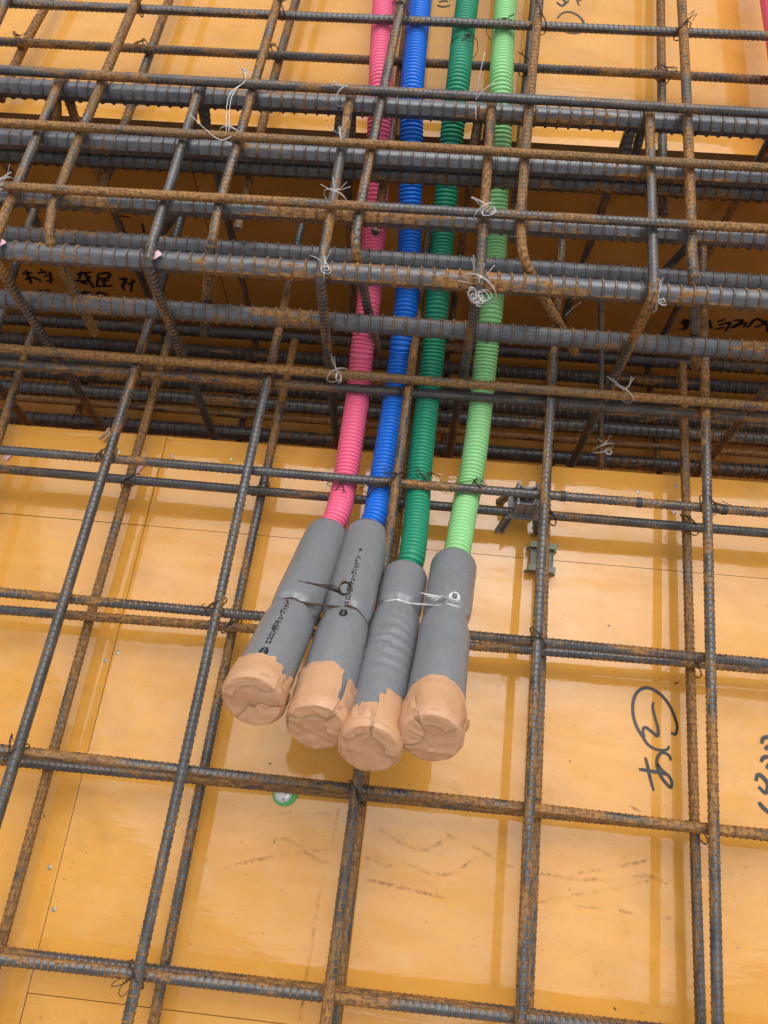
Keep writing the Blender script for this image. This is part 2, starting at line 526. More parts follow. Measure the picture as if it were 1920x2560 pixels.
# ================================================================== SETTING: formwork decks and beam trench
XL, XR, YN, YF = -2.6, 2.6, -2.2, 3.6
TH = 0.012
base = MB()
base.prism([(XL, YN), (XR, YN), (XR, near_edge(XR) - 0.06), (XL, near_edge(XL) - 0.06)], -0.06, -TH - 0.002)
near_deck = tag(base.build('formwork_deck', M_JOIST, smooth=False), kind='structure')
GAP = 0.00045
def line_xy(q0, q1, z=0.0):
    a, b = at(*q0, z), at(*q1, z)
    return a, b
ja, jb = line_xy((0, 1283), (1920, 1447))                 # joint along the trench strip
sj = (jb[1] - ja[1]) / (jb[0] - ja[0])
def yj(x): return ja[1] + sj * (x - ja[0])
ka, kb = line_xy((386, 1219), (50, 2556))                 # joint running away from the camera
sk = (kb[0] - ka[0]) / (kb[1] - ka[1])
def xk(y): return ka[0] + sk * (y - ka[1])
la, lb = line_xy((67, 2482), (712, 2560))                 # joint at the bottom
sl_ = (lb[1] - la[1]) / (lb[0] - la[0])
def yl(x): return la[1] + sl_ * (x - la[0])
def inter(xf, yf, y0=0.0):
    y = y0
    for _ in range(30): y = yf(xf(y))
    return np.array([xf(y), y])
c1 = inter(xk, yj); c2 = inter(xk, yl); c3 = inter(xk, near_edge)
g = GAP
panels = [
    [(XL, YN), (xk(YN) - g, YN), (c1[0] - g, c1[1] - g), (XL, yj(XL) - g)],
    [(c2[0] + g, c2[1] + g), (XR, yl(XR) + g), (XR, yj(XR) - g), (c1[0] + g, c1[1] - g)],
    [(xk(YN) + g, YN), (XR, YN), (XR, yl(XR) - g), (c2[0] + g, c2[1] - g)],
    [(XL, yj(XL) + g), (c1[0] - g, c1[1] + g), (c3[0] - g, c3[1]), (XL, near_edge(XL))],
    [(c1[0] + g, c1[1] + g), (XR, yj(XR) + g), (XR, near_edge(XR)), (c3[0] + g, c3[1])],
]
DECKP = []
for i, p in enumerate(panels):
    dz = (0.0, 0.0004, -0.0003, 0.0003, 0.0)[i]
    o = MB().prism(p, -TH + dz, dz, 0, 1).build('plywood_panel', [M_DECK, M_RAW], near_deck, smooth=False)
    DECKP.append(o)
# far, higher deck
base = MB()
base.prism([(XL, far_edge(XL) + 0.06), (XR, far_edge(XR) + 0.06), (XR, YF), (XL, YF)], STEP - 0.06, STEP - TH - 0.002)
far_deck = tag(base.build('raised_formwork_deck', M_JOIST, smooth=False), kind='structure')
FARP = []
for p in ([(XL, far_edge(XL)), (XR, far_edge(XR)), (XR, far_edge(XR) + 0.9), (XL, far_edge(XL) + 0.9)],
          [(XL, far_edge(XL) + 0.902), (XR, far_edge(XR) + 0.902), (XR, YF), (XL, YF)]):
    FARP.append(MB().prism(p, STEP - TH, STEP, 0, 1).build('plywood_panel', [M_DECK, M_RAW], far_deck, smooth=False))
# beam trench: floor, far side, near side
base = MB()
base.prism([(XL, near_edge(XL) - 0.09), (XR, near_edge(XR) - 0.09), (XR, far_edge(XR) + 0.09), (XL, far_edge(XL) + 0.09)], Z_BOT - 0.08, Z_BOT - 0.014)
trench = tag(base.build('beam_trench', M_JOIST, smooth=False), kind='structure')
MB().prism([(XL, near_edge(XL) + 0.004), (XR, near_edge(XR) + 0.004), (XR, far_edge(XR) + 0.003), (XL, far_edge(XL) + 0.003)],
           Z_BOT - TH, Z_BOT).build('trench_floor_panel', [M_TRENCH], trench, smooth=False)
FW = 0.004                                                   # the side sits this far under the deck edge
w0, w1 = at_plane(470, 409, far_edge(0) + FW, 0.0565), at_plane(575, 758, far_edge(0) + FW, 0.0565)
xj = 0.5 * (w0[0] + w1[0])
WALLP = []
for xa, xb in ((XL, xj - 0.0009), (xj + 0.0009, XR)):
    p = [(xa, far_edge(xa) + FW), (xb, far_edge(xb) + FW), (xb, far_edge(xb) + FW + 0.012), (xa, far_edge(xa) + FW + 0.012)]
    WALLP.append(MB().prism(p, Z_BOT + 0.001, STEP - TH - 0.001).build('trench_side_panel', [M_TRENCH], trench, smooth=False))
p = [(XL, near_edge(XL) - 0.016), (XR, near_edge(XR) - 0.016), (XR, near_edge(XR) - 0.004), (XL, near_edge(XL) - 0.004)]
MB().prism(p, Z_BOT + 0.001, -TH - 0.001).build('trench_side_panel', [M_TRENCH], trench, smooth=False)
# timber batten under the far deck edge
p = [(XL, far_edge(XL) + 0.0175), (XR, far_edge(XR) + 0.0175), (XR, far_edge(XR) + 0.0575), (XL, far_edge(XL) + 0.0575)]
MB().prism(p, STEP - 0.075, STEP - TH - 0.001).build('timber_batten', [M_RAW], trench, smooth=False)

# ================================================================== handwriting and scuffs (flat ink on the panels)
def ribbon(mb, pts, w, normal, lift):
    P = catmull(np.array(pts), 7)
    nrm = np.asarray(normal, float)
    T = np.gradient(P, axis=0); T /= np.linalg.norm(T, axis=1)[:, None] + 1e-12
    S = np.cross(nrm, T)
    L = len(P)
    ww = w * (0.75 + 0.35 * np.sin(np.linspace(0.25, math.pi - 0.1, L)))
    A = P + S * ww[:, None] / 2 + nrm * lift
    B = P - S * ww[:, None] / 2 + nrm * lift
    V = np.empty((2 * L, 3)); V[0::2] = A; V[1::2] = B
    mb.add(V, [(2 * i, 2 * i + 1, 2 * i + 3, 2 * i + 2) for i in range(L - 1)])
def strokes(name, parent, data, org, s, z, w, mat, wall=False, lift=0.0006):
    mb = MB()
    for i, st in enumerate(data):
        if wall:
            P = [at_plane(org[0] + x * s, org[1] + y * s, far_edge(0) + FW, 0.0565) for x, y in st]
            nrm = unit(np.array([0.0565, -1, 0]))
        else:
            P = [at(org[0] + x * s, org[1] + y * s, z) for x, y in st]
            nrm = (0, 0, 1)
        ribbon(mb, P, w, nrm, lift + 0.00006 * (i % 5))
    o = mb.build(name, mat, parent, smooth=False)
    return o
NOTE1 = [[(540, 700), (590, 718), (612, 640), (590, 540), (520, 380), (430, 270), (330, 200), (250, 183), (170, 215), (120, 290), (100, 400), (110, 520),
          (150, 640), (210, 740), (270, 830), (340, 880), (430, 902), (500, 890), (520, 855)],
         [(340, 350), (330, 410), (360, 540), (390, 650), (385, 735), (320, 690), (255, 640), (225, 650), (218, 695), (240, 750)],
         [(540, 1020), (520, 965), (460, 930), (410, 945), (380, 1000), (380, 1080), (410, 1170), (450, 1240), (500, 1300), (538, 1328), (548, 1270), (515, 1200), (440, 1130), (385, 1060)],
         [(170, 1120), (250, 1132), (400, 1158), (520, 1190)], [(245, 985), (270, 1080), (300, 1220), (340, 1368)]]
strokes('handwritten_mark', DECKP[1], NOTE1, (1560, 1680), 0.217, 0.0004, 0.0039, M_INK)
NOTE2 = [[(1585, 825), (1600, 770), (1659, 750), (1715, 790)], [(1625, 895), (1659, 862), (1725, 880)], [(1575, 1035), (1610, 985), (1680, 985), (1725, 1045)],
         [(1640, 1112), (1672, 1072), (1730, 1085)], [(1518, 1255), (1538, 1190), (1585, 1200), (1655, 1290), (1632, 1392), (1548, 1322)], [(1550, 1500), (1600, 1560), (1700, 1650)]]
strokes('handwritten_mark', DECKP[1], NOTE2, (1560, 1680), 0.217, 0.0004, 0.0050, M_INK)
NOTE3 = [[(155, 38), (200, 52), (255, 40)], [(168, 16), (200, 8), (238, 12)], [(1045, 135), (1090, 96), (1150, 92), (1210, 125), (1245, 180), (1225, 232), (1170, 248), (1110, 236), (1082, 212)],
         [(1040, 18), (1085, 44), (1132, 4)], [(1088, 44), (1104, 12), (1080, -6)], [(1192, -6), (1206, 42)], [(1232, -4), (1188, 12)]]
strokes('handwritten_mark', FARP[0], NOTE3, (1040, 0), 0.3376, STEP, 0.0034, M_INK)
KANJI = [[(190, 495), (280, 490)], [(225, 465), (250, 530), (270, 582)], [(220, 548), (270, 530), (330, 545), (352, 566)],
         [(325, 490), (400, 480)], [(350, 455), (400, 502)], [(380, 520), (452, 510)], [(400, 562), (462, 545)], [(430, 478), (442, 582)],
         [(660, 502), (790, 480)], [(702, 478), (680, 545)], [(640, 555), (740, 560), (782, 518)], [(730, 480), (772, 560), (812, 620)], [(700, 577), (762, 582)],
         [(850, 500), (940, 490), (932, 530), (852, 540)], [(850, 500), (838, 612)], [(872, 562), (942, 556)], [(902, 540), (900, 610)], [(852, 606), (972, 600)],
         [(1030, 545), (1092, 540), (1060, 600), (1076, 640)], [(1150, 540), (1130, 652)], [(1100, 592), (1172, 560)],
         [(700, 668), (740, 655), (782, 670), (740, 692)], [(830, 672), (870, 660), (932, 682)], [(340, 642), (432, 640)]]
strokes('handwritten_mark', WALLP[0], KANJI, (0, 540), 0.2893, 0, 0.0062, M_INK, wall=True)
strokes('handwritten_mark', WALLP[0], [[(920, 1445), (932, 1500), (905, 1532), (838, 1530)], [(775, 1398), (842, 1406)]], (0, 0), 0.3858, 0, 0.0038, M_INK, wall=True)
KANJI2 = [[(900, 932), (962, 900), (950, 970), (888, 975)], [(930, 888), (942, 982)], [(1150, 900), (1172, 972)], [(1220, 912), (1292, 890)], [(1230, 942), (1332, 920), (1290, 992)],
          [(1200, 976), (1282, 960)], [(1360, 902), (1440, 900), (1352, 962), (1462, 920), (1450, 962)], [(1480, 962), (1560, 888), (1622, 930), (1540, 962)], [(1640, 900), (1660, 1002)], [(1690, 905), (1760, 930)]]
strokes('handwritten_mark', WALLP[1], KANJI2, (1440, 540), 0.2893, 0, 0.0062, M_INK, wall=True)
SC1 = [[(710, 540), (830, 612), (960, 655), (1030, 632), (1092, 590)], [(840, 720), (960, 775), (1080, 797), (1182, 780)], [(612, 690), (742, 747), (792, 740)],
       [(-180, 760), (0, 715), (250, 675), (480, 640)], [(100, 590), (200, 602), (330, 700), (450, 750)], [(640, 828), (830, 872), (1100, 938)], [(1100, 570), (1250, 632), (1400, 722), (1490, 760)],
       [(480, 400), (420, 700), (360, 950), (310, 1260), (250, 1640)], [(1180, 760), (1270, 700)], [(1130, 250), (1190, 330), (1120, 300)], [(-400, 540), (-300, 548)], [(0, 470), (150, 440), (430, 450)]]
strokes('scuff_mark', DECKP[1], SC1, (640, 1840), 0.434, 0.0004, 0.0042, M_SCUFF, lift=0.0003)
SC2 = [[(340, 792), (520, 820), (700, 828), (835, 828)], [(870, 812), (980, 808), (1080, 852)], [(320, 962), (500, 925), (760, 880), (980, 832)], [(470, 975), (720, 995)], [(800, 1005), (960, 1035), (1120, 1055)],
       [(560, 790), (760, 760), (960, 718)], [(800, 685), (840, 705)], [(860, 400), (930, 440)], [(1440, 930), (1470, 920)], [(1390, 480), (1420, 490)]]
strokes('scuff_mark', DECKP[1], SC2, (1200, 1840), 0.434, 0.0004, 0.0042, M_SCUFF, lift=0.0003)
mb = MB()
cs = at(1499, 2426, 0.0004)
mb.add([cs + np.array([0, 0, 0.0005])] + [cs + np.array([0.0088 * (1 + 0.05 * math.sin(3 * a)) * math.cos(a), 0.0088 * math.sin(a), 0.0005]) for a in np.arange(24) * math.pi / 12],
       [(0, 1 + i, 1 + (i + 1) % 24) for i in range(24)])
mb.build('round_stain', M_SCUFF, DECKP[1], smooth=False)

# nail heads in the panels
nm = MB()
th = np.arange(12) * math.pi / 6
nm.grid(np.stack([np.stack([r * np.cos(th), r * np.sin(th), np.full(12, z)], -1) for r, z in ((0.0030, -0.002), (0.0030, 0.0003), (0.0024, 0.0007), (0.0007, 0.0004))]), cap0=False)
nail_me = nm.mesh('nail_head', M_NAIL)
def nail(px, parent, z=0.0):
    o = link('nail_head', nail_me, parent)
    o.location = at(*px, z + 0.0002)
    o.rotation_euler = (rnd.uniform(-.05, .05), rnd.uniform(-.05, .05), rnd.uniform(0, 6))
for px, k in (((295, 1632), 1), ((264, 1651), 0), ((125, 2168), 0), ((135, 2273), 1), ((297, 1129), 3), ((577, 1148), 4), ((1594, 1229), 4), ((1690, 1216), 4), ((430, 1140), 4)):
    nail(px, DECKP[k])

# ================================================================== NEAR SLAB MATS
G_UL = 'upper lengthwise bars of the near mat'
U = {0: [(100, 490), (60, 600), (5, 780)],
     1: [(455, 540), (409, 689), (371, 816), (336, 928), (272, 1140), (164, 1491), (58, 1837), (41, 1881)],
     2: [(756, 552), (742, 608), (717, 727), (690, 870), (669, 955), (617, 1175), (540, 1520), (476, 1837), (460, 1922), (343, 2434), (319, 2556)],
     3: [(1070, 575), (1057, 735), (1037, 855), (1022, 970), (1003, 1101), (989, 1202), (981, 1289), (953, 1477), (900, 1935), (892, 1983), (822, 2478)],
     4: [(1405, 602), (1403, 639), (1396, 774), (1384, 878), (1376, 1005), (1371, 1140), (1361, 1235), (1346, 1605), (1326, 2020), (1300, 2534)],
     5: [(1755, 617), (1758, 658), (1758, 793), (1762, 928), (1768, 1140), (1768, 1269), (1774, 1651), (1782, 2079), (1795, 2556)]}
UL = {0: 'upper lengthwise rebar ending in the trench beside the stirrup with a white ring',
      1: 'dark upper lengthwise rebar beside the plywood joint with nail heads',
      2: 'upper lengthwise rebar beside the pink conduit and its taped sleeve',
      3: 'upper lengthwise rebar running between the blue and dark green conduits, under their sleeves',
      4: 'upper lengthwise rebar passing over the grey plastic bar spacer',
      5: 'upper lengthwise rebar between the circled handwriting and the row of black numerals'}
URUST = {0: .5, 1: .34, 2: .38, 3: .62, 4: .50, 5: .50}
for i, px in U.items():
    bar('mat_rebar', UL[i], G_UL, wavy(length_path(px, Z_U, y_lo=-0.75)), rust=URUST[i], roll=[0.4, 1.2, 1.9, 0.2, 1.0, 1.5][i])
L_ = {0: [(95, 797), (75, 850), (60, 905), (25, 1000), (0, 1090)],
      1: [(434, 810), (417, 862), (390, 947), (370, 1044), (339, 1140), (320, 1212), (270, 1397), (231, 1524), (185, 1698), (147, 1837), (119, 1914), (56, 2152), (9, 2360)],
      2: [(736, 851), (713, 966), (690, 1063), (667, 1202), (636, 1293), (579, 1566), (508, 1944), (408, 2435), (385, 2556)],
      3: [(1052, 880), (1040, 960), (1013, 1140), (985, 1340), (918, 1927), (900, 2100), (857, 2361), (840, 2556)],
      4: [(1378, 884), (1373, 1140), (1366, 1300), (1353, 1640), (1345, 1927), (1330, 2274), (1319, 2520)],
      5: [(1706, 909), (1708, 1024), (1712, 1179), (1716, 1316), (1724, 1655), (1736, 2070), (1751, 2556)]}
LL = {0: 'lower lengthwise rebar with a cut rusty end in the trench beside a slanting stirrup leg',
      1: 'rusty lower lengthwise rebar lying along the plywood joint with nail heads',
      2: 'lower lengthwise rebar ending in the trench beside the pink conduit',
      3: 'lower lengthwise rebar under the dark green conduit and between the taped sleeves',
      4: 'lower lengthwise rebar hidden under its twin, resting on the grey green spacer',
      5: 'lower lengthwise rebar tied close to the circled handwriting'}
LRUST = {0: .6, 1: .70, 2: .58, 3: .72, 4: .6, 5: .6}
for i, px in L_.items():
    bar('mat_rebar', LL[i], 'lower lengthwise bars of the near mat', wavy(length_path(px, Z_L, y_lo=-0.75)), rust=LRUST[i])
X_ = [('XA', (0, 1125), (1920, 1283), Z_UX, .38, 'upper cross rebar holding down the four bare conduits above their sleeves'),
      ('XAl', (0, 1173), (1920, 1333), Z_LX, .36, 'lower cross rebar passing under the four bare conduits near the trench edge'),
      ('XB', (0, 1480), (1920, 1659), Z_UX, .40, 'upper cross rebar passing under the middle of the grey sleeves'),
      ('XBl', (0, 1524), (1920, 1673), Z_LX, .52, 'lower cross rebar beneath the middle of the grey sleeves'),
      ('XC', (0, 1873), (1920, 2090), Z_UX, .58, 'upper cross rebar just in front of the taped sleeve ends'),
      ('XCl', (0, 1901), (1920, 2085), Z_LX, .58, 'lower cross rebar directly over the green washer'),
      ('XD', (0, 2400), (1278, 2543), Z_UX, .45, 'upper cross rebar of the near mat farthest from the trench'),
      ('XDl', (0, 2380), (1278, 2530), Z_LX, .5, 'lower cross rebar of the near mat farthest from the trench'),
      ('XFb', (0, 909), (1920, 1046), Z_UX, .5, 'upper cross rebar of the near mat hanging over the open trench'),
      ('XFa', (0, 870), (1920, 1017), Z_U + 0.0135, .76, 'rusty cross rebar lying over the lengthwise bars, tied to the stirrup legs with silver wire')]
for n_, a, b, z, ru, lab in X_:
    bar('mat_rebar', lab, 'cross bars of the near mat', cross_path(a, b, z), rust=ru)
# black paint marks on the cross bar by the spacer
xa_obj = [o for o in COL.objects if o.get('label', '').startswith('upper cross rebar holding')][0]
pa, pb = at(0, 1125, Z_UX), at(1920, 1283, Z_UX)
for x in (1407, 1597, 1810):
    q = at(x, 1283 - (1920 - x) * 0.0823, Z_UX)
    C = np.array([q + unit(pb - pa) * t for t in (-0.0035, 0.0035)])
    MB().grid(sweep(C, np.array([0.0071, 0.0071]), 12), cap0=False, cap1=False).build('paint_mark', M_DOT, xa_obj)

# ================================================================== BEAM CAGE
ZT = 0.263
TB = [((0, 218), (1920, 322), ZT, .34, 'thick beam bar at the far top corner of the cage, next to the raised deck'),
      ((0, 347), (1920, 446), ZT, .28, 'thick grey beam bar in the top layer, second in from the raised deck'),
      ((193, 501), (1920, 598), ZT, .50, 'thick beam bar in the top layer with rusty underside, third from the raised deck'),
      ((0, 627), (1920, 752), ZT, .52, 'thick pale beam bar with orange streaks at the near top corner of the cage'),
      ((0, 586), (1920, 712), 0.17, .34, 'thick beam bar of the second layer partly hidden behind the near corner bar'),
      ((0, 747), (1920, 880), 0.17, .40, 'thick second layer beam bar with a row of rust spots')]
TP = []
for a, b, z, ru, lab in TB:
    pth = cross_path(a, b, z, amp=0.001)
    TP.append(pth)
    bar('beam_bar', lab, 'main bars of the beam cage', pth, d=0.0265, pitch=0.0160, rust=ru - .02, m=22, roll=(-0.25 if z < .2 else 1.3) + rnd.uniform(-.1, .1), tone=1.0)
bar('beam_bar', 'dark thick beam bar bundled directly below the second grey top bar', 'main bars of the beam cage', TP[1] + np.array([0, 0.004, -0.0285]), d=0.0265, pitch=0.016, rust=.38, m=18, roll=1.5, tone=.6)
ZD = -0.315
DB = [((58, 799), (1920, 921), ZD + .01, .0254, 'dark thick bar at the trench bottom closest to the far trench side'),
      ((0, 845), (1920, 973), ZD, .0254, 'dark thick bar at the trench bottom, second from the far trench side'),
      ((0, 888), (1920, 1025), ZD, .0254, 'dark thick bar at the trench bottom seen just under the rusty cross rebar'),
      ((0, 925), (1920, 1069), ZD + .004, .0254, 'dark thick bar at the trench bottom seen just below the hanging cross rebar'),
      ((0, 965), (1920, 1099), ZD + .02, .0265, 'thick bar low in the trench with rust spots on its ribs'),
      ((0, 991), (1920, 1138), ZD + .06, .0127, 'thin rusty bar low in the trench between two thick bars'),
      ((29, 1042), (1920, 1182), ZD, .0265, 'thick black bar at the trench bottom half hidden by the deck edge')]
for a, b, z, d, lab in DB:
    thin = d < .02
    bar('beam_bar', lab, 'bottom bars of the beam cage', cross_path(a, b, z, x0=-1.25, x1=1.2), d=d, pitch=0.0076 if thin else 0.0155, rust=.62 if thin else .34, m=14 if thin else 18, tone=.3)
for a, b, lab, ru in [((0, 174), (1920, 284), 'thin cross rebar laid over the far top edge of the beam cage', .42),
                      ((0, 307), (1920, 419), 'thin orange cross rebar laid over the beam cage above the second thick bar', .80),
                      ((0, 465), (1920, 573), 'thin cross rebar laid over the beam cage above the third thick bar', .62)]:
    bar('mat_rebar', lab, 'thin cross bars over the beam cage', cross_path(a, b, 0.298), d=0.0120, pitch=0.0066, rust=ru)

def tline(i, x):                   # y of a thick bar at x
    P = TP[i]
    return float(np.interp(x, P[:, 0], P[:, 1]))
ST = [((-142, 190), None, 'stirrup of the beam cage mostly outside the view, with its far leg behind the kanji'),
      ((127, 193), (-30, 640), 'stirrup tied with a white wire ring'),
      ((474, 215), (368, 650), 'stirrup with a scrap of pink tape at its near corner'),
      ((850, 239), (805, 660), 'stirrup beside the pink conduit, tied with a silver knot at its near corner'),
      ((1205, 258), (1200, 690), 'stirrup over the light green conduit with the big bunch of silver wire'),
      ((1600, 285), (1634, 720), 'stirrup beside the black writing on the trench side, tied with one silver wire'),
      ((1975, 318), (2085, 765), 'stirrup at the edge of the view beside the second pink conduit')]
ZS = 0.285
STX = []
for fa, ne, lab in ST:
    A = at(*fa, ZS)
    B = at(*ne, ZS) if ne else A + np.array([0.03, -0.3, 0])
    ya = tline(0, A[0]) + 0.0180; yb = tline(3, B[0]) - 0.0225
    A = np.array([A[0], ya, ZS]); B = np.array([B[0], yb, ZS])
    zb = Z_BOT + 0.030
    mb = MB()
    loop = fillet([0.5 * (A + B), B, [B[0], B[1], zb], [A[0], A[1], zb], A], 0.017, closed=False)
    loop = np.concatenate([loop, [0.5 * (A + B) + np.array([0.0005, 0, 0])]])
    loop = fillet([A + np.array([0.013, -0.03, -0.075]), A + np.array([0.013, -0.001, -0.004]), B, [B[0], B[1], zb], [A[0], A[1], zb], A + np.array([0, 0, -0.006]), A + np.array([-0.004, -0.045, -0.055])], 0.018)
    add_bar(mb, wavy(loop, 0.001), 0.0127, 0.0078, 14, rnd.uniform(0, 3))
    o = mb.build('beam_stirrup', M_BAR, angle=34)
    o['tone'] = 0.45
    tag(o, lab, 'stirrup', 'stirrups of the beam cage')
    o['rust'] = {2: .42, 3: .48, 4: .46, 5: .45}.get(len(STX), .5)
    STX.append((A, B))
# cross ties leaning inside the cage, and one loose thin bar
for q0, q1, lab in [((440, 530), (385, 612), 'short dark tie bar leaning between the beam bars near the bent slab bar'), ((1726, 608), (1650, 690), 'short dark tie bar leaning between the beam bars by the trench writing')]:
    a, b = at(*q0, 0.20), at(*q1, 0.05)
    d = b - a
    bar('tie_bar', lab, 'short tie bars in the cage', np.linspace(a - d * .25, b + d * .3, 12), d=0.0120, pitch=0.0072, rust=.3)
a, b = at(1503, 735, -0.06), at(1502, 1185, -0.20)
bar('tie_bar', 'thin loose bar slanting down into the trench behind the leaning stirrup leg', None, np.linspace(a, b, 20), d=0.0095, pitch=0.006, rust=.48)

# ================================================================== FAR SLAB MATS
ZFU, ZFX, ZFXL, ZFL = 0.285, STEP + 0.0925, STEP + 0.043, STEP + 0.030
FU = [('g', [(339, 4), (266, 185), (208, 309), (154, 463), (130, 520)], (120, 600), (239, 835), .74, 'orange rusted far slab rebar hooked down into the trench beside the kanji writing'),
      ('h', [(698, 0), (659, 116), (644, 185), (625, 270), (579, 405), (548, 513)], (529, 610), (511, 839), .46, 'far slab rebar hooked down into the trench beside the stirrup with pink tape'),
      ('i', [(1003, 12), (979, 135), (956, 231), (925, 378), (906, 494), (895, 530)], (885, 622), (945, 885), .40, 'far slab rebar crossing the pink conduit and hooked down into the trench'),
      ('j', [(1346, 23), (1330, 193), (1319, 328), (1307, 463), (1300, 550)], (1305, 650), (1438, 882), .78, 'orange rusted far slab rebar hooked sideways into the trench next to the light green conduit'),
      ('k', [(1704, 0), (1714, 154), (1720, 309), (1724, 463), (1729, 633)], (1733, 690), (1739, 920), .52, 'far slab rebar bent down into the trench by the trench writing')]
for n_, px, bend, end, ru, lab in FU:
    st = length_path(px, ZFU, y_hi=1.9, n=30)
    bp_ = at(*bend, ZFU)
    dx, dy = ray(*end), None
    yb = bp_[1]
    t = (yb - CAM[1]) / dx[1]
    e = CAM + dx * t
    straight = [p for p in st if p[1] > yb + 0.03]
    path = np.concatenate([np.array(straight)[:-1], fillet([straight[-1], bp_, e], 0.035)])
    bar('mat_rebar', lab, 'upper far slab bars hooked into the beam', wavy(path), rust=ru)
bar('mat_rebar', 'far slab rebar cut by the picture corner beyond the first stirrup', 'upper far slab bars hooked into the beam', wavy(np.linspace(at(60, -100, ZFU), at(-60, 170, ZFU), 12)), rust=.45)
FL = [([(112, 19), (46, 143), (0, 250)], None, 'brown lower far slab rebar beyond the stirrup tied with a white ring', .6),
      ([(424, 0), (370, 147), (316, 301), (270, 428), (235, 529)], None, 'lower far slab rebar with a cut end above the kanji writing', .55),
      ([(740, 0), (713, 96), (682, 216), (655, 320), (629, 417), (606, 502), (598, 575)], None, 'orange lower far slab rebar with a cut end near the pink taped stirrup', .68),
      ([(1018, 60), (999, 166), (983, 320), (960, 463), (937, 583)], None, 'lower far slab rebar with its cut end over the pink conduit', .5),
      ([(1336, 0), (1320, 150), (1302, 330), (1290, 490), (1283, 600)], None, 'lower far slab rebar beside the light green conduit under its rusty twin', .5),
      ([(1652, 0), (1654, 193), (1656, 386), (1658, 540)], None, 'lower far slab rebar behind the stirrup beside the black trench writing', .6)]
for px, _, lab, ru in FL:
    bar('mat_rebar', lab, 'lower far slab bars', wavy(length_path(px, ZFL, y_hi=1.9)), rust=ru)
bar('mat_rebar', 'upper cross rebar of the far slab holding down the conduits', 'cross bars of the far slab', cross_path((0, 8), (1920, 91), ZFX), rust=.32)
bar('mat_rebar', 'lower cross rebar of the far slab passing under the conduits', 'cross bars of the far slab', cross_path((0, 104), (1920, 201), ZFXL), rust=.45)

# ================================================================== CONDUITS WITH INSULATED, TAPED ENDS
ROWZ = [(-400, .2475), (200, .2475), (272, .228), (400, .200), (480, .170), (560, .137), (700, .128), (820, .108), (900, .082), (960, .0665), (1225, .0665), (1300, .078), (1420, .105)]
def rowz(y): return float(np.interp(y, [a for a, _ in ROWZ], [b for _, b in ROWZ]))
PR, FR = 0.0174, 0.0282
CON = {
 'pink': dict(px=[(972, -160), (960, 0), (954, 116), (951, 216), (947, 328), (943, 475), (933, 610), (922, 754), (906, 870), (902, 909), (895, 986), (879, 1094), (860, 1217), (844, 1284)],
              s=(817, 1343), e=(634, 1747), ze=.300, pin=1487, shift=1.0),
 'blue': dict(px=[(1066, -160), (1051, 0), (1039, 116), (1030, 231), (1028, 347), (1026, 482), (1024, 617), (1016, 754), (1005, 851), (999, 909), (983, 1024), (964, 1140), (949, 1233), (940, 1289)],
              s=(918, 1342), e=(793, 1812), ze=.290, pin=1505, shift=1.0),
 'dark_green': dict(px=[(1185, -160), (1169, 0), (1159, 77), (1147, 193), (1130, 336), (1116, 482), (1105, 617), (1093, 754), (1082, 889), (1066, 1024), (1049, 1179), (1042, 1284), (1030, 1390)],
              s=(1012, 1447), e=(924, 1866), ze=.290, pin=1490, shift=1.0),
 'light_green': dict(px=[(1277, -160), (1265, 0), (1257, 116), (1253, 212), (1250, 340), (1242, 482), (1238, 617), (1228, 774), (1213, 909), (1201, 1024), (1186, 1140), (1172, 1225), (1160, 1284), (1146, 1365)],
              s=(1134, 1417), e=(1078, 1839), ze=.300, pin=1500, shift=1.0)}
CLAB = {'pink': 'pink corrugated conduit ending in a printed grey insulated sleeve with a taped end',
        'blue': 'blue corrugated conduit ending in a printed grey insulated sleeve with a taped end',
        'dark_green': 'dark green corrugated conduit ending in a plain grey insulated sleeve with a taped end',
        'light_green': 'light green corrugated conduit ending in a plain grey insulated sleeve with a taped end'}
def corrugated(path, r, pitch=0.0058, m=24):
    L = arclen(path)[-1]
    n = int(L / pitch)
    S = (np.arange(n)[:, None] * pitch + pitch * np.array([[0.0, 0.17, 0.25, 0.45, 0.72, 0.92]])).ravel()
    lv = np.tile([0.85, 0.85, 0.96, 1.0, 1.0, 0.96], n)
    return sweep(resample(path, S), r * lv, m)
SLEEVES = {}
def hexlogo(cu, cv, h):
    return [(cu + a * h, cv + b * h) for a, b in ((-.62, -.36), (0, -.72), (.62, -.36), (.62, .36), (0, .72), (-.62, .36))]
def text_mesh(body):
    cu = bpy.data.curves.new('print', 'FONT')
    cu.body = body
    cu.offset = 0.04
    ob = bpy.data.objects.new('print', cu)
    COL.objects.link(ob)
    me = bpy.data.meshes.new_from_object(ob.evaluated_get(bpy.context.evaluated_depsgraph_get()))
    bpy.data.objects.remove(ob)
    bpy.data.curves.remove(cu)
    V = np.array([v.co[:] for v in me.vertices]); Fp = [list(p.vertices) for p in me.polygons]
    bpy.data.meshes.remove(me)
    return V, Fp

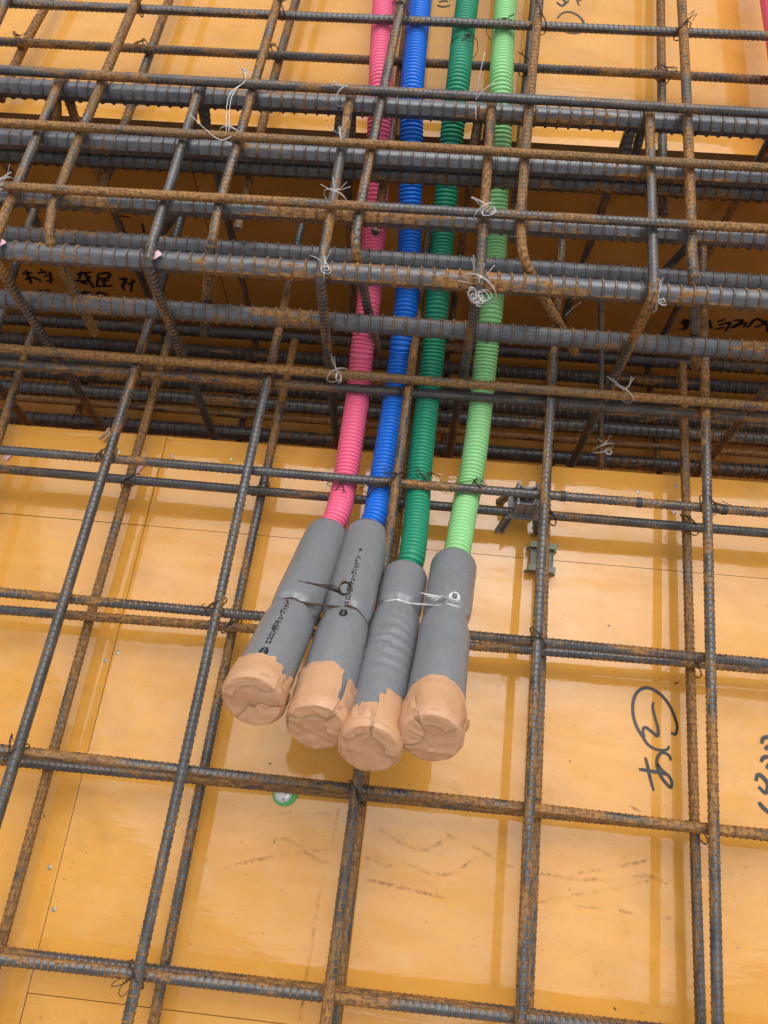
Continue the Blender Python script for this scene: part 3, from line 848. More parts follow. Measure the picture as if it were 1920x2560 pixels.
for cname, c in CON.items():
    root = empty('insulated_conduit', at(*c['s'], 0.0))
    tag(root, CLAB[cname], 'conduit', 'coloured conduits')
    S0 = at(*c['s'], rowz(c['s'][1])); E0 = at(*c['e'], c['ze'])
    body = [at(x, y, rowz(y)) for x, y in c['px']]
    body = [body[0] + (body[0] - body[1]) * (k / np.linalg.norm(body[0] - body[1])) for k in (0.8, 0.4)] + body
    # axis of the sleeve: leaves the mat and rises to the taped end
    ax = unit(E0 - S0)
    mid = 0.5 * (S0 + E0) + np.array([0, 0, -0.006])
    spath = catmull([S0, 0.75 * S0 + 0.25 * E0 + np.array([0, 0, -0.005]), mid, 0.25 * S0 + 0.75 * E0 + np.array([0, 0, -0.003]), E0], 12)
    ppath = catmull(np.array(body + [S0, spath[14]]), 14)
    MB().grid(corrugated(ppath, PR)).build('corrugated_pipe', PIPE[cname], root)
    # sleeve
    L = arclen(spath)[-1]
    ns, m = 150, 64
    S = np.linspace(0, L, ns)
    C = resample(spath, S)
    T, Nn, B = frames(C)
    rows = np.array([proj(C[i] + Nn[i] * FR)[1] for i in range(ns)])
    sp = float(np.interp(c['pin'], rows, S))
    th = np.arange(m) * 2 * math.pi / m
    seed = {'pink': 1.0, 'blue': 7.0, 'dark_green': 13.0, 'light_green': 19.0}[cname]
    R = np.empty((ns, m))
    for i in range(ns):
        ds = S[i] - sp
        pinch = 0.20 * math.exp(-(ds / 0.0050) ** 2) + 0.075 * math.exp(-(ds / 0.020) ** 2) - 0.03
        for j in range(m):
            fold = 0.030 * math.exp(-abs(ds) / 0.013) * math.sin(9 * th[j] + seed + 2.5 * mnoise.noise((th[j] * 1.3, seed, 0.0)))
            dent = 0.030 * mnoise.noise((math.cos(th[j]) * 1.3 + seed, math.sin(th[j]) * 1.3, S[i] * 16))
            fine = 0.008 * mnoise.noise((math.cos(th[j]) * 5 + seed, math.sin(th[j]) * 5, S[i] * 60))
            wr = 0.0
            if cname == 'dark_green':
                u = (S[i] / L - 0.55) / 0.16
                wr = 0.042 * math.exp(-u * u) * math.exp(-((math.atan2(math.sin(th[j] + .1), math.cos(th[j] + .1))) / 0.9) ** 2) * math.sin(S[i] * 330 + 1.5 * math.sin(th[j] * 2) + 2 * mnoise.noise((th[j], S[i] * 40, 1)))
            if cname == 'light_green':
                u = (ds - 0.012) / 0.014
                wr = -0.13 * math.exp(-u * u) * math.exp(-((th[j] - 4.6) / 0.55) ** 2)
            R[i, j] = FR * (1 - pinch + fold + dent + fine + wr)
    SG = C[:, None, :] + R[:, :, None] * (np.cos(th)[None, :, None] * Nn[:, None, :] + np.sin(th)[None, :, None] * B[:, None, :])
    mb = MB()
    inner = SG[:1] * 0 + (C[:1, None, :] + 0.60 * (SG[:1] - C[:1, None, :])) + T[0] * 0.004
    lip = C[:1, None, :] + 0.97 * (SG[:1] - C[:1, None, :]) - T[0] * 0.0015
    mb.grid(np.concatenate([inner, lip, SG[1:]]), cap0=False, cap1=True)
    sleeve = mb.build('insulation_sleeve', M_FOAM, root)
    SLEEVES[cname] = dict(S=S, C=C, T=T, N=Nn, B=B, R=R, L=L, sp=sp, rows=rows, th=th)
    def surf(s, a, lift, sl=SLEEVES[cname]):
        i = np.interp(s, sl['S'], np.arange(ns))
        k = int(min(ns - 2, max(0, math.floor(i)))); f = i - k
        j = (a / (2 * math.pi) * m) % m
        j0 = int(j) % m; g_ = j - int(j); j1 = (j0 + 1) % m
        r = (1 - f) * ((1 - g_) * sl['R'][k, j0] + g_ * sl['R'][k, j1]) + f * ((1 - g_) * sl['R'][k + 1, j0] + g_ * sl['R'][k + 1, j1])
        cc = sl['C'][k] * (1 - f) + sl['C'][k + 1] * f
        nn = sl['N'][k] * (1 - f) + sl['N'][k + 1] * f; bb = sl['B'][k] * (1 - f) + sl['B'][k + 1] * f
        return cc + (r + lift) * (math.cos(a) * nn + math.sin(a) * bb)
    SLEEVES[cname]['surf'] = surf
    # printed line on the two printed sleeves
    if cname in ('pink', 'blue'):
        r_logo, r_t0, r_t1 = {'pink': (1631, 1612, 1492), 'blue': (1533, 1514, 1392)}[cname]
        rl = lambda q: float(np.interp(q, rows, S))
        V, Fp = text_mesh('エスロン保温チューブカットワン')
        u0, u1 = V[:, 0].min(), V[:, 0].max()
        hcap = 0.0072
        a0 = {'pink': 0.10, 'blue': 0.02}[cname]
        # sign of theta that points to the picture's left
        tl = 1.0 if (Vector(B[70]) @ Vector((-1, 0, 0))) > 0 else -1.0
        def wrap(V, s_a, s_b, u0, u1, hh, lift):
            out = []
            for x, y, _ in V:
                s = s_a + (s_b - s_a) * (x - u0) / (u1 - u0)
                a = a0 + tl * (y - 0.38) * hh / FR
                out.append(surf(s, a, lift))
            return np.array(out)
        mbt = MB()
        mbt.add(wrap(V, rl(r_t0), rl(r_t1), u0, u1, hcap, 0.0004), Fp)
        mbt.build('printed_text', M_PRINT, sleeve, smooth=False)
        # hexagonal logo
        sc_ = rl(r_logo); hl = 0.0072
        hx = [(u * 1.55, v * 0.95) for u, v in hexlogo(0, 0, hl)]
        Vh = [surf(sc_ - u, a0 + tl * v / FR, 0.0004) for u, v in hx] + [surf(sc_, a0, 0.0005)]
        o = MB().add(Vh, [(6, i, (i + 1) % 6) for i in range(6)]).build('printed_logo', M_PRINT, sleeve, smooth=False)
        V2, F2 = text_mesh('セキスイ')
        o2 = MB().add(wrap(V2, sc_ + 0.0052, sc_ - 0.0052, V2[:, 0].min(), V2[:, 0].max(), 0.0036, 0.0009), F2)
        o2.build('printed_logo_text', M_PRINTW, sleeve, smooth=False)
        if cname == 'blue':
            V3, F3 = text_mesh('20')
            MB().add(wrap(V3, rl(1380), rl(1373), V3[:, 0].min(), V3[:, 0].max(), 0.0045, 0.0004), F3).build('printed_text', M_PRINT, sleeve, smooth=False)
    # tape cap: torn sleeve edge plus crumpled end
    def tlen(a):
        a = math.degrees(math.atan2(math.sin(a * tl_), math.cos(a * tl_)))    # + = picture left
        a = -a                                                                # + = right
        j = 0.0035 * mnoise.noise((a * 0.09, seed, 2.0))
        if cname == 'pink': v = 0.030 if a < 24 else (0.010 if a < 36 else 0.016)
        elif cname == 'blue': v = 0.056 if a < 20 else (0.010 if a < 40 else 0.045)
        elif cname == 'dark_green': v = 0.020 if a < -28 else (0.026 if a < 8 else 0.048)
        else: v = 0.022 + 0.030 * max(0, math.cos(math.radians(a) * 0.9))
        return v + j
    tl_ = 1.0 if (Vector(B[70]) @ Vector((-1, 0, 0))) > 0 else -1.0
    mt = 96
    tt = np.arange(mt) * 2 * math.pi / mt
    kk = np.linspace(1, 0, 12)
    G = np.empty((12, mt, 3))
    for j in range(mt):
        tv = tlen(tt[j])
        for i, k in enumerate(kk):
            s = L - tv * k
            wob = 0.0014 + 0.0009 * mnoise.noise((math.cos(tt[j]) * 4 + seed, math.sin(tt[j]) * 4, s * 90)) + 0.0008 * (1 - k) * mnoise.noise((math.cos(tt[j]) * 7, math.sin(tt[j]) * 7 + seed, s * 30))
            if i == 0: wob += 0.0006 + 0.0012 * max(0, mnoise.noise((tt[j] * 6, seed, 5)))
            G[i, j] = surf(s, tt[j], wob + 0.0005)
    ce, te = C[-1], T[-1]
    poly = {'pink': 9, 'blue': 7, 'dark_green': 9, 'light_green': 7}[cname]
    rings = [G]
    rf = random.Random(int(seed))
    folds = []
    for _ in range(6):
        fa_ = rf.uniform(0, 6.28)
        folds.append((math.cos(fa_), math.sin(fa_), rf.uniform(.34, .8), rf.uniform(-.0012, .0016)))
    for q, (fr, push) in enumerate(((1.06, 0.0010), (1.02, 0.0026), (0.96, 0.0032), (0.88, 0.0034), (0.76, 0.0036), (0.64, 0.0036), (0.52, 0.0036), (0.40, 0.0036), (0.28, 0.0036), (0.16, 0.0036), (0.05, 0.0036))):
        ring = np.empty((mt, 3))
        for j in range(mt):
            a = tt[j]
            pol = math.cos(math.pi / poly) / math.cos(((a + seed) % (2 * math.pi / poly)) - math.pi / poly)
            rr = FR * fr * ((0.45 + 0.55 * pol) if q < 2 else 1.0)
            # soft crumple of the cloth
            X_, Y_ = math.cos(a) * fr, math.sin(a) * fr
            cr = sum(h_ * max(0.0, 1 - abs(X_ * nx + Y_ * ny - dd) / 0.11) for nx, ny, dd, h_ in folds) + 0.0 * mnoise.noise((math.cos(a) * fr * 2.2 + seed, math.sin(a) * fr * 2.2, q * 0.3)) + 0.0014 * mnoise.noise((X_ * 1.4 + seed, Y_ * 1.4, 9.0)) + 0.0008 * mnoise.noise((X_ * 4 + seed, Y_ * 4, 2.0))
            bulge = 0.004 * (1 if math.sin(a * 2 + seed) > 0.75 and q < 2 else 0) * abs(mnoise.noise((a * 3, seed, 1)))
            ring[j] = ce + te * (push + cr) + rr * (math.cos(a) * Nn[-1] + math.sin(a) * B[-1])
        rings.append(ring[None])
    cap = MB().grid(np.concatenate(rings), cap0=False, cap1=True).build('tape_cap', M_TAPE, root, smooth=True, angle=30)
    # overlapping strips folded from the side over the rim
    for a_c, a_w, l_s, r_in in {'pink': [(-20, 62, .026, .70), (150, 60, .02, .2)], 'blue': [(-15, 45, .050, .62), (75, 34, .030, .35)],
                                'dark_green': [(48, 46, .040, .55), (-35, 30, .016, .72)], 'light_green': [(8, 40, .040, .60), (-80, 38, .024, .3)]}[cname]:
        ns_ = 16; rows_ = []
        for v in np.linspace(0, 1, 22):
            rw = []
            for u_ in np.linspace(-1, 1, ns_):
                jag = 0.10 * mnoise.noise((u_ * 5, v * 4, seed + a_c))
                a = -math.radians(a_c + a_w * (u_ + 0.08 * mnoise.noise((v * 6, u_, seed)))) * tl_
                crk = 0.0009 * mnoise.noise((u_ * 2.5, v * 5, seed)) + 0.0007 * abs(mnoise.noise((u_ * 6, v * 3, seed + 3)))
                if v < 0.5:
                    k_ = v / 0.5
                    rw.append(surf(L - l_s * (1 - k_) * (1 + jag), a, 0.0026 + crk))
                else:
                    k_ = (v - 0.5) / 0.5
                    fr = 1.06 - (1.06 - r_in * (1 + jag)) * k_
                    if k_ < 0.15: pz = 0.0052 * k_ / 0.15
                    else: pz = 0.0052
                    rw.append(ce + te * (pz + crk) + FR * (fr + 0.03 * (1 - k_)) * (math.cos(a) * Nn[-1] + math.sin(a) * B[-1]))
            rows_.append(rw)
        MB().grid(np.array(rows_), cap0=False, cap1=False, close=False).build('tape_strip', M_TAPE2, cap, smooth=True, angle=40)
    # loose tape corners standing off the edge
    flaps = {'pink': [(62, .010, .016), (-95, .012, .014)], 'blue': [(44, .008, .014)], 'dark_green': [(-34, .012, .014), (-12, .010, .010), (88, .010, .018)], 'light_green': [(-42, .008, .012), (70, .006, .012)]}[cname]
    for deg, w_, h_ in flaps:
        fm = MB()
        a = -math.radians(deg) * tl_
        s_ = L - 0.004
        p0 = surf(s_, a - .12, .0022); p1 = surf(s_, a + .16, .0022)
        p2 = surf(s_ - h_, a + .10, .0022 + 0.0035); p3 = surf(s_ - h_ * 1.25, a - .06, .006)
        mid_ = surf(s_ - h_ * .5, a - .05, .0062)
        fm.add([p0, p1, p2, p3, mid_], [(0, 1, 4), (1, 2, 4), (2, 3, 4), (3, 0, 4)])
        fm.build('tape_flap', M_TAPE, cap, smooth=True)

# second pink conduit at the edge of the view
px5 = [(1905, -160), (1931, 0), (1956, 180), (1970, 420), (1966, 620), (1968, 800), (1975, 960), (1985, 1100)]
p5 = [at(x, y, rowz(y)) for x, y in px5]
p5 = catmull([p5[0] + (p5[0] - p5[1]) * (k / np.linalg.norm(p5[0] - p5[1])) for k in (0.8, 0.4)] + p5, 14)
o = MB().grid(corrugated(p5, PR)).build('corrugated_conduit', PIPE['pink'])
tag(o, 'second pink corrugated conduit running by itself away from the other four', 'conduit', 'coloured conduits')

# ================================================================== WIRES
def wire(mb, pts, r=0.00048, sides=5, k=6):
    P = catmull(np.array(pts), k)
    S = np.linspace(0, arclen(P)[-1], max(4, len(P)))
    P = resample(P, S)
    mb.grid(sweep(P, np.full(len(P), r), sides))
def tie_geo(mb, c, dirs, rloop, R, r=0.00048, tail=0.022, curl=True, up=True):
    """doubled wire loop round a crossing plus a twisted pigtail"""
    u = unit(np.array(dirs, float)); zz = np.array([0, 0, 1.0])
    for off in (-0.0007, 0.0007):
        lp = []
        side = np.cross(u, zz)
        for a in np.linspace(0, 2 * math.pi, 15):
            lp.append(c + u * rloop * 1.15 * math.cos(a) + zz * rloop * math.sin(a) + side * (off + 0.0012 * math.sin(a * 1.3)))
        wire(mb, lp, r)
    top = c + zz * rloop + u * R.uniform(-.004, .004)
    d = unit(np.array([R.uniform(-1, 1), R.uniform(-1, 1), R.uniform(.1, .7)]))
    e = unit(np.cross(d, zz)); f = np.cross(e, d)
    for ph in (0, math.pi):
        tw = [top + d * tail * 0.55 * q + (e * math.cos(ph + q * 14) + f * math.sin(ph + q * 14)) * 0.0009 for q in np.linspace(0, 1, 14)]
        last = tw[-1]
        bend = unit(d + np.array([R.uniform(-.8, .8), R.uniform(-.8, .8), -0.1]))
        if curl:
            rr = tail * 0.22
            tw += [last + d * rr * math.sin(q) + bend * rr * (1 - math.cos(q)) + e * 0.001 * q * (1 if ph else -1) for q in np.linspace(.6, 4.6 + R.uniform(-1, 1), 8)]
        else:
            tw += [last + (d * .6 + bend * .8) * tail * q for q in (0.25, 0.6, 1.0)]
        wire(mb, tw, r)
R2 = random.Random(21)
def tie(px, z, label, group, mat=M_DARKWIRE, rloop=0.0135, tail=0.020, r=0.0005, curl=True, ang=None):
    mb = MB()
    a = R2.choice((0.8, 2.3)) if ang is None else ang
    c = at(*px, z)
    tie_geo(mb, np.zeros(3), (math.cos(a), math.sin(a), 0), rloop, R2, r, tail, curl)
    o = mb.build('tie_wire', mat)
    o.location = c
    tag(o, label, 'tie wire', group)
    return o
BN = {1: 'the upper bar along the plywood joint', 2: 'the upper bar beside the pink conduit', 3: 'the upper bar beside the blue conduit', 4: 'the upper bar over the grey spacer', 5: 'the upper bar by the circled handwriting'}
LN = {1: 'the lower bar along the plywood joint', 2: 'the lower bar beside the pink conduit', 4: 'the lower bar on the green spacer', 5: 'the lower bar by the circled handwriting'}
XN = {'A': 'the conduit holding cross rebar', 'B': 'the cross rebar under sleeves', 'C': 'the taped end cross rebar', 'D': 'the farthest cross rebar', 'F': 'the trench cross rebar'}
for px, i, x in (((540, 1514), 2, 'B'), ((266, 1134), 1, 'A'), ((1344, 1596), 4, 'B'), ((1770, 1262), 5, 'A'), ((41, 1881), 1, 'C'), ((341, 2436), 2, 'D'), ((892, 1981), 3, 'C'), ((989, 1198), 3, 'A'),
                 ((1022, 968), 3, 'F'), ((673, 945), 2, 'F'), ((340, 920), 1, 'F'), ((1378, 998), 4, 'F'), ((1764, 1030), 5, 'F')):
    tie(px, 0.0965, 'tie wire at ' + BN[i] + ' and ' + XN[x].replace('the ', '', 1), 'tie wires of the upper near mat')
for px, i, x in (((579, 1565), 2, 'B'), ((328, 1203), 1, 'A'), ((1725, 1314), 5, 'A'), ((1731, 1668), 5, 'B'), ((1745, 2080), 5, 'C'), ((650, 1222), 2, 'A'), ((1372, 1290), 4, 'A')):
    tie(px, 0.0365, 'tie wire at ' + LN[i] + ' and ' + XN[x].replace('the ', '', 1), 'tie wires of the lower near mat')
for px, lab in (((345, 16), 'the orange bar hooked beside the kanji'), ((698, 24), 'the bar hooked by the pink taped stirrup'), ((1006, 30), 'the bar crossing the pink conduit'), ((1349, 60), 'the orange bar by the light green conduit'), ((1706, 78), 'the bar bent beside the trench writing')):
    tie(px, 0.279, 'tie wire of the upper far mat on ' + lab, 'tie wires of the upper far mat')
for px, lab in (((46, 104), 'the brown bar outside the first stirrup'), ((368, 122), 'the bar ending above the kanji'), ((690, 134), 'the orange bar ending by the pink conduit'), ((1318, 170), 'the bar beside the light green conduit'), ((1654, 188), 'the bar behind the trench writing stirrup')):
    tie(px, STEP + 0.036, 'tie wire of the lower far mat on ' + lab, 'tie wires of the lower far mat')
for px, z, lab in (((854, 1215), .075, 'dark tie wire holding the pink conduit to a cross rebar'), ((936, 1226), .075, 'dark tie wire holding the blue conduit to a cross rebar'),
                   ((1064, 1200), .075, 'dark tie wire holding the dark green conduit to a cross rebar'), ((1178, 1216), .075, 'dark tie wire holding the light green conduit to a cross rebar'),
                   ((1160, 118), .255, 'dark tie wire knotted on the dark green conduit over the far deck'), ((1250, 78), .255, 'dark tie wire knotted on the light green conduit over the far deck')):
    mb = MB()
    lp = [np.array([0.0205 * math.cos(a), 0.003 * math.sin(a * 2), 0.0205 * math.sin(a)]) for a in np.linspace(0, 2 * math.pi, 17)]
    wire(mb, lp, .0005)
    tie_geo(mb, np.array([0, -.004, 0.008]), (0.5, 1, 0), 0.0125, R2, .0005, .02)
    o = mb.build('tie_wire', M_DARKWIRE)
    o.location = at(*px, z - 0.006)
    tag(o, lab, 'tie wire', 'tie wires on the conduits')

def silver(px, z, label, rings=1, spikes=3, rr=0.008, seed=0, long=None, loop=0.014, mat=M_SILVER, r=0.00034, spike_len=0.017):
    mb = MB()
    R = random.Random(seed)
    c = np.zeros(3)
    tie_geo(mb, c, (math.cos(seed), math.sin(seed), 0), loop, R, r, 0.010, False)
    for i in range(rings):
        o_ = np.array([R.uniform(-.016, .016), -0.012 - R.uniform(0, .012), R.uniform(.0, .012)]) if rings > 1 else np.array([0.004, -0.013, 0.012])
        ex = unit(np.array([R.uniform(-1, 1), R.uniform(-1, 1), R.uniform(-.4, .4)]))
        ey = unit(np.cross(ex, np.array([R.uniform(-.6, .6), R.uniform(-.6, .6), 1.0])))
        for q in range(3):
            r_ = rr * R.uniform(.6, 1.1); el = R.uniform(.55, .95); a0 = R.uniform(0, 6)
            pts = [o_ + ex * (r_ * math.cos(a0 + a) + R.uniform(-.0006, .0006)) + ey * (r_ * el * math.sin(a0 + a) + R.uniform(-.0006, .0006)) + np.array([0, 0, .0015 * q + .0006 * a]) for a in np.linspace(0, R.uniform(4.2, 6.6), 11)]
            wire(mb, pts, r)
    for i in range(spikes):
        a = R.uniform(0.8, 3.6); l = spike_len * R.uniform(.7, 1.2)
        wire(mb, [np.array([0, 0, .008]), np.array([l * .5 * math.cos(a), l * .5 * math.sin(a), .014]), np.array([l * math.cos(a), l * math.sin(a), .018 + R.uniform(-.006, .01)])], r)
    o = mb.build('tie_wire', mat)
    o.location = at(*px, z)
    if long:
        pass
    tag(o, label, 'tie wire', 'bright tie wires on the beam cage')
    return o
silver((12, 470), .297, 'white coated tie wire ring on the stirrup at the orange cross rebar', 1, 1, .008, 1)
silver((613, 200), .294, 'silver tie wire with upright ends on the far top cross rebar', 0, 2, .007, 2)
silver((577, 340), .294, 'silver tie wire on the orange cross rebar with a long loose tail', 0, 1, .007, 3)
silver((862, 240), .290, 'silver tie wire at the far corner of the stirrup beside the pink conduit', 0, 1, .007, 4)
silver((852, 347), .294, 'short silver tie wire under the orange cross rebar beside the pink conduit', 0, 1, .007, 5)
silver((838, 495), .297, 'white tie wire laid along the third thin cross rebar beside the pink conduit', 0, 2, .007, 6)
silver((1212, 530), .297, 'white tie wire ring on the third thin cross rebar over the light green conduit', 1, 1, .009, 7)
silver((812, 672), .280, 'silver knotted tie wire at the near corner bar beside the pink conduit', 1, 3, .006, 8)
silver((1196, 722), .270, 'big bunch of silver tie wire rings and spikes over the light green conduit', 4, 5, .010, 9, loop=.022, spike_len=.026)
silver((844, 938), .118, 'silver tie wire ring on the rusty cross rebar beside the pink conduit', 1, 1, .0085, 10, spike_len=.026)
silver((1638, 752), .262, 'silver tie wire round the near corner of the stirrup by the trench writing', 1, 1, .007, 11)
silver((1558, 985), .118, 'silver tie wire with spread ends on the leaning stirrup leg at the rusty cross rebar', 0, 2, .006, 12, spike_len=.030)
silver((1508, 1120), .02, 'silver tie wire hanging on the stirrup leg just above the trench edge', 1, 1, .006, 13)
silver((368, 648), .280, 'thin tie wire crossed at the near corner of the stirrup with pink tape', 0, 1, .006, 14, r=.0004, mat=M_BROWNWIRE)
mb = MB()
a0_, a1_, a2_ = at(613, 205, .305), at(572, 240, .303), at(566, 330, .300)
wire(mb, [a0_, a1_, a2_, at(578, 342, .302)], .0004); wire(mb, [a0_ + .002, a1_ + np.array([.004, 0, 0]), a2_ + np.array([.003, 0, 0])], .0004)
wire(mb, [at(474, 285, .302), at(510, 320, .306), at(550, 350, .304), at(580, 340, .302)], .0005)
tag(mb.build('tie_wire', M_SILVER), 'long loose silver wire strung between two thin cross rebars', 'tie wire')
mb = MB()
wire(mb, [at(1189, 250, .30), at(1199, 190, .32), at(1212, 130, .335)], .0004); wire(mb, [at(1189, 250, .30), at(1210, 225, .31), at(1236, 205, .315)], .0004)
wire(mb, [at(1189, 250, .295), at(1190, 300, .285)], .0004)
tag(mb.build('tie_wire', M_SILVER), 'thin upright silver wire ends beside the light green conduit at the far top bar', 'tie wire')
mb = MB()
wire(mb, [at(1413, 790, .06), at(1430, 772, .07), at(1452, 755, .085)], .0007)
tag(mb.build('tie_wire', M_SILVER), 'straight loose silver wire in the trench beside the sideways hooked rebar', 'tie wire')

# ties squeezing the sleeves in pairs
TLS = 1.0 if SLEEVES['pink']['B'][70][0] < 0 else -1.0
def pair_tie(n1, n2, mat, label, r, knot_at, spikes, ring):
    A, Bq = SLEEVES[n1], SLEEVES[n2]
    def ringpts(sl):
        i = int(np.argmin(abs(sl['S'] - sl['sp'])))
        return sl['C'][i], sl['N'][i], sl['B'][i], float(np.percentile(sl['R'][i], 85))
    ca, na, ba, ra = ringpts(A); cb, nb, bb, rb = ringpts(Bq)
    ctr = 0.5 * (ca + cb)
    ux = unit(cb - ca); nn = unit(na + nb); nn = unit(nn - (nn @ ux) * ux)
    mb = MB()
    for k in range(3):
        sh = unit(np.cross(ux, nn)) * (k - 1) * r * 1.9
        dk = (k - 1) * r * 1.9
        pts = [A['surf'](A['sp'] + dk, TLS * math.radians(d), r * .8) for d in (175, 150, 125, 100, 75, 50, 25, 0, -28)]
        pts += [Bq['surf'](Bq['sp'] + dk, TLS * math.radians(d), r * .8) for d in (28, 0, -25, -50, -75, -100, -125, -150, -175)]
        pts.append(pts[0])
        # dip of the wire between the two tubes
        wire(mb, pts, r, k=5)
    kp = at(*knot_at[:2], 0)
    kz = (ca + cb)[2] / 2 + 0.027
    kp = at(*knot_at, kz)
    return mb, kp, ux, nn
mb, kp, ux, nn = pair_tie('pink', 'blue', M_DARKWIRE, '', .0007, (852, 1484), 5, True)
for q in range(6):
    e_ = at(745 + q * 12 + (q % 2) * 8, 1452 + q * 3, kp[2] + .010 + .002 * q)
    wire(mb, [kp, 0.5 * (kp + e_) + np.array([0, .001 * q, .004]), e_], .0006)
for q in range(4):
    c_ = kp + np.array([0.004, 0.005, 0.004])
    wire(mb, [c_ + np.array([.0075 * math.cos(a) * (1 - .1 * q), .0075 * math.sin(a), .004 * math.cos(a + q) + .001 * q]) for a in np.linspace(0, 6.4, 11)], .0007)
o = mb.build('tie_wire', M_BROWNWIRE)
tag(o, 'dark brown tie wire with splayed ends squeezing the pink and blue conduit sleeves together', 'tie wire')
mb, kp, ux, nn = pair_tie('dark_green', 'light_green', M_SILVER, '', .0006, (1122, 1500), 5, True)
for q in range(5):
    e_ = at(1050 + q * 9, 1482 + q * 5, kp[2] + .006 + .0015 * q)
    wire(mb, [kp, 0.5 * (kp + e_) + np.array([0, .001 * q, .003]), e_], .00055)
kc = at(1136, 1493, kp[2] + .006)
for q in range(4):
    wire(mb, [kc + np.array([.0062 * math.cos(a) * (1 - .12 * q), .0062 * math.sin(a) * (1 - .1 * q), .0015 * q]) for a in np.linspace(0, 6.6, 11)], .0006)
o = mb.build('tie_wire', M_SILVER)
tag(o, 'silver tie wire with a coil squeezing the dark and light green conduit sleeves together', 'tie wire')

# ================================================================== SPACERS, WASHER, SMALL DEBRIS
def plate(mb, prof, y0, y1):
    """flat profile in x,z extruded along y"""
    n = len(prof)
    v = [(x, y0, z) for x, z in prof] + [(x, y1, z) for x, z in prof]
    mb.add(v, [tuple(range(n)), tuple(range(2 * n - 1, n - 1, -1))] + [(i + n, (i + 1) % n + n, (i + 1) % n, i) for i in range(n)])
pos = at(1322, 1231, Z_UX)
root = empty('bar_spacer', (pos[0], pos[1], 0))
root.rotation_euler = (0, 0, 0.04)
tag(root, 'grey plastic bar spacer with saddle top and four splayed legs beside the light green conduit', 'spacer')
def child(mbx, name, mat, angle=30):
    o = MB.build(mbx, name, mat, None, True, angle)
    o.parent = root
    return o
arc = [(0.0125 * math.cos(a), 0.0905 - 0.0015 - 0.0095 * math.sin(a)) for a in np.linspace(0.0, math.pi, 11)]
for yy in (-0.0135, 0.0105):
    mb = MB()
    prof = [(-0.0145, 0.046), (0.0145, 0.046), (0.0145, 0.0905)] + [(x, z) for x, z in arc] + [(-0.0145, 0.0905)]
    plate(mb, prof, yy, yy + 0.0025)
    for sx in (-0.0145, 0.0120): mb.box((sx, yy - 0.004, 0.050), (sx + 0.0025, yy + 0.0065, 0.0885))
    child(mb, 'saddle_plate', M_GREYP)
mb = MB()
mb.box((-0.021, -0.018, 0.043), (0.021, 0.018, 0.0465))
mb.box((-0.0012, -0.0135, 0.0466), (0.0012, 0.0125, 0.078))
plate(mb, [(-0.026, 0.036), (-0.020, 0.0465), (0.020, 0.0465), (0.026, 0.036), (0.019, 0.040), (-0.019, 0.040)], -0.0195, -0.0170)
plate(mb, [(-0.026, 0.036), (-0.020, 0.0465), (0.020, 0.0465), (0.026, 0.036), (0.019, 0.040), (-0.019, 0.040)], 0.0150, 0.0175)
child(mb, 'deck_plate', M_GREYP)
for sx in (-1, 1):
    for sy in (-1, 1):
        mb = MB()
        top = np.array([sx * 0.0185, sy * 0.0135, 0.043]); bot = np.array([sx * 0.0275, sy * 0.0215, 0.0])
        for (ax_, bx_, ay_, by_) in ((-0.0055, 0.0055, -0.001, 0.001), (-0.0055, -0.0035, -0.006, 0.001), (0.0035, 0.0055, -0.006, 0.001)):
            v = [top + np.array([x, y * -sy, 0]) for x, y in ((ax_, ay_), (bx_, ay_), (bx_, by_), (ax_, by_))] + [bot + np.array([x, y * -sy, 0]) for x, y in ((ax_, ay_), (bx_, ay_), (bx_, by_), (ax_, by_))]
            mb.add(v, [(0, 1, 2, 3), (7, 6, 5, 4), (0, 4, 5, 1), (1, 5, 6, 2), (2, 6, 7, 3), (3, 7, 4, 0)])
        child(mb, 'leg', M_GREYP)
pos = at(1354, 1398, 0.012)
root = empty('bar_spacer', (pos[0], pos[1], 0))
root.rotation_euler = (0, 0, -0.02)
tag(root, 'small grey green plastic spacer standing on the plywood under a lengthwise rebar', 'spacer')
for yy in (-0.0185, 0.0160):
    mb = MB()
    plate(mb, [(-0.021, 0.0), (-0.013, 0.006), (0.0, 0.008), (0.013, 0.006), (0.021, 0.0), (0.0215, 0.003), (0.016, 0.011), (0.0185, 0.0225), (0.0075, 0.0225), (0.006, 0.0195), (-0.006, 0.0195), (-0.0075, 0.0225), (-0.0185, 0.0225), (-0.016, 0.011), (-0.0215, 0.003)], yy, yy + 0.0025)
    mb.box((-0.0185, yy - 0.003, 0.0205), (-0.0078, yy + 0.0055, 0.0224)); mb.box((0.0078, yy - 0.003, 0.0205), (0.0185, yy + 0.0055, 0.0224))
    child(mb, 'end_plate', M_GREENP)
mb = MB()
mb.box((-0.0145, -0.0160, 0.0110), (0.0145, 0.0160, 0.0140))
mb.box((-0.0160, -0.0160, 0.0040), (-0.0145, 0.0160, 0.0165)); mb.box((0.0145, -0.0160, 0.0040), (0.0160, 0.0160, 0.0165))
child(mb, 'body', M_GREENP)

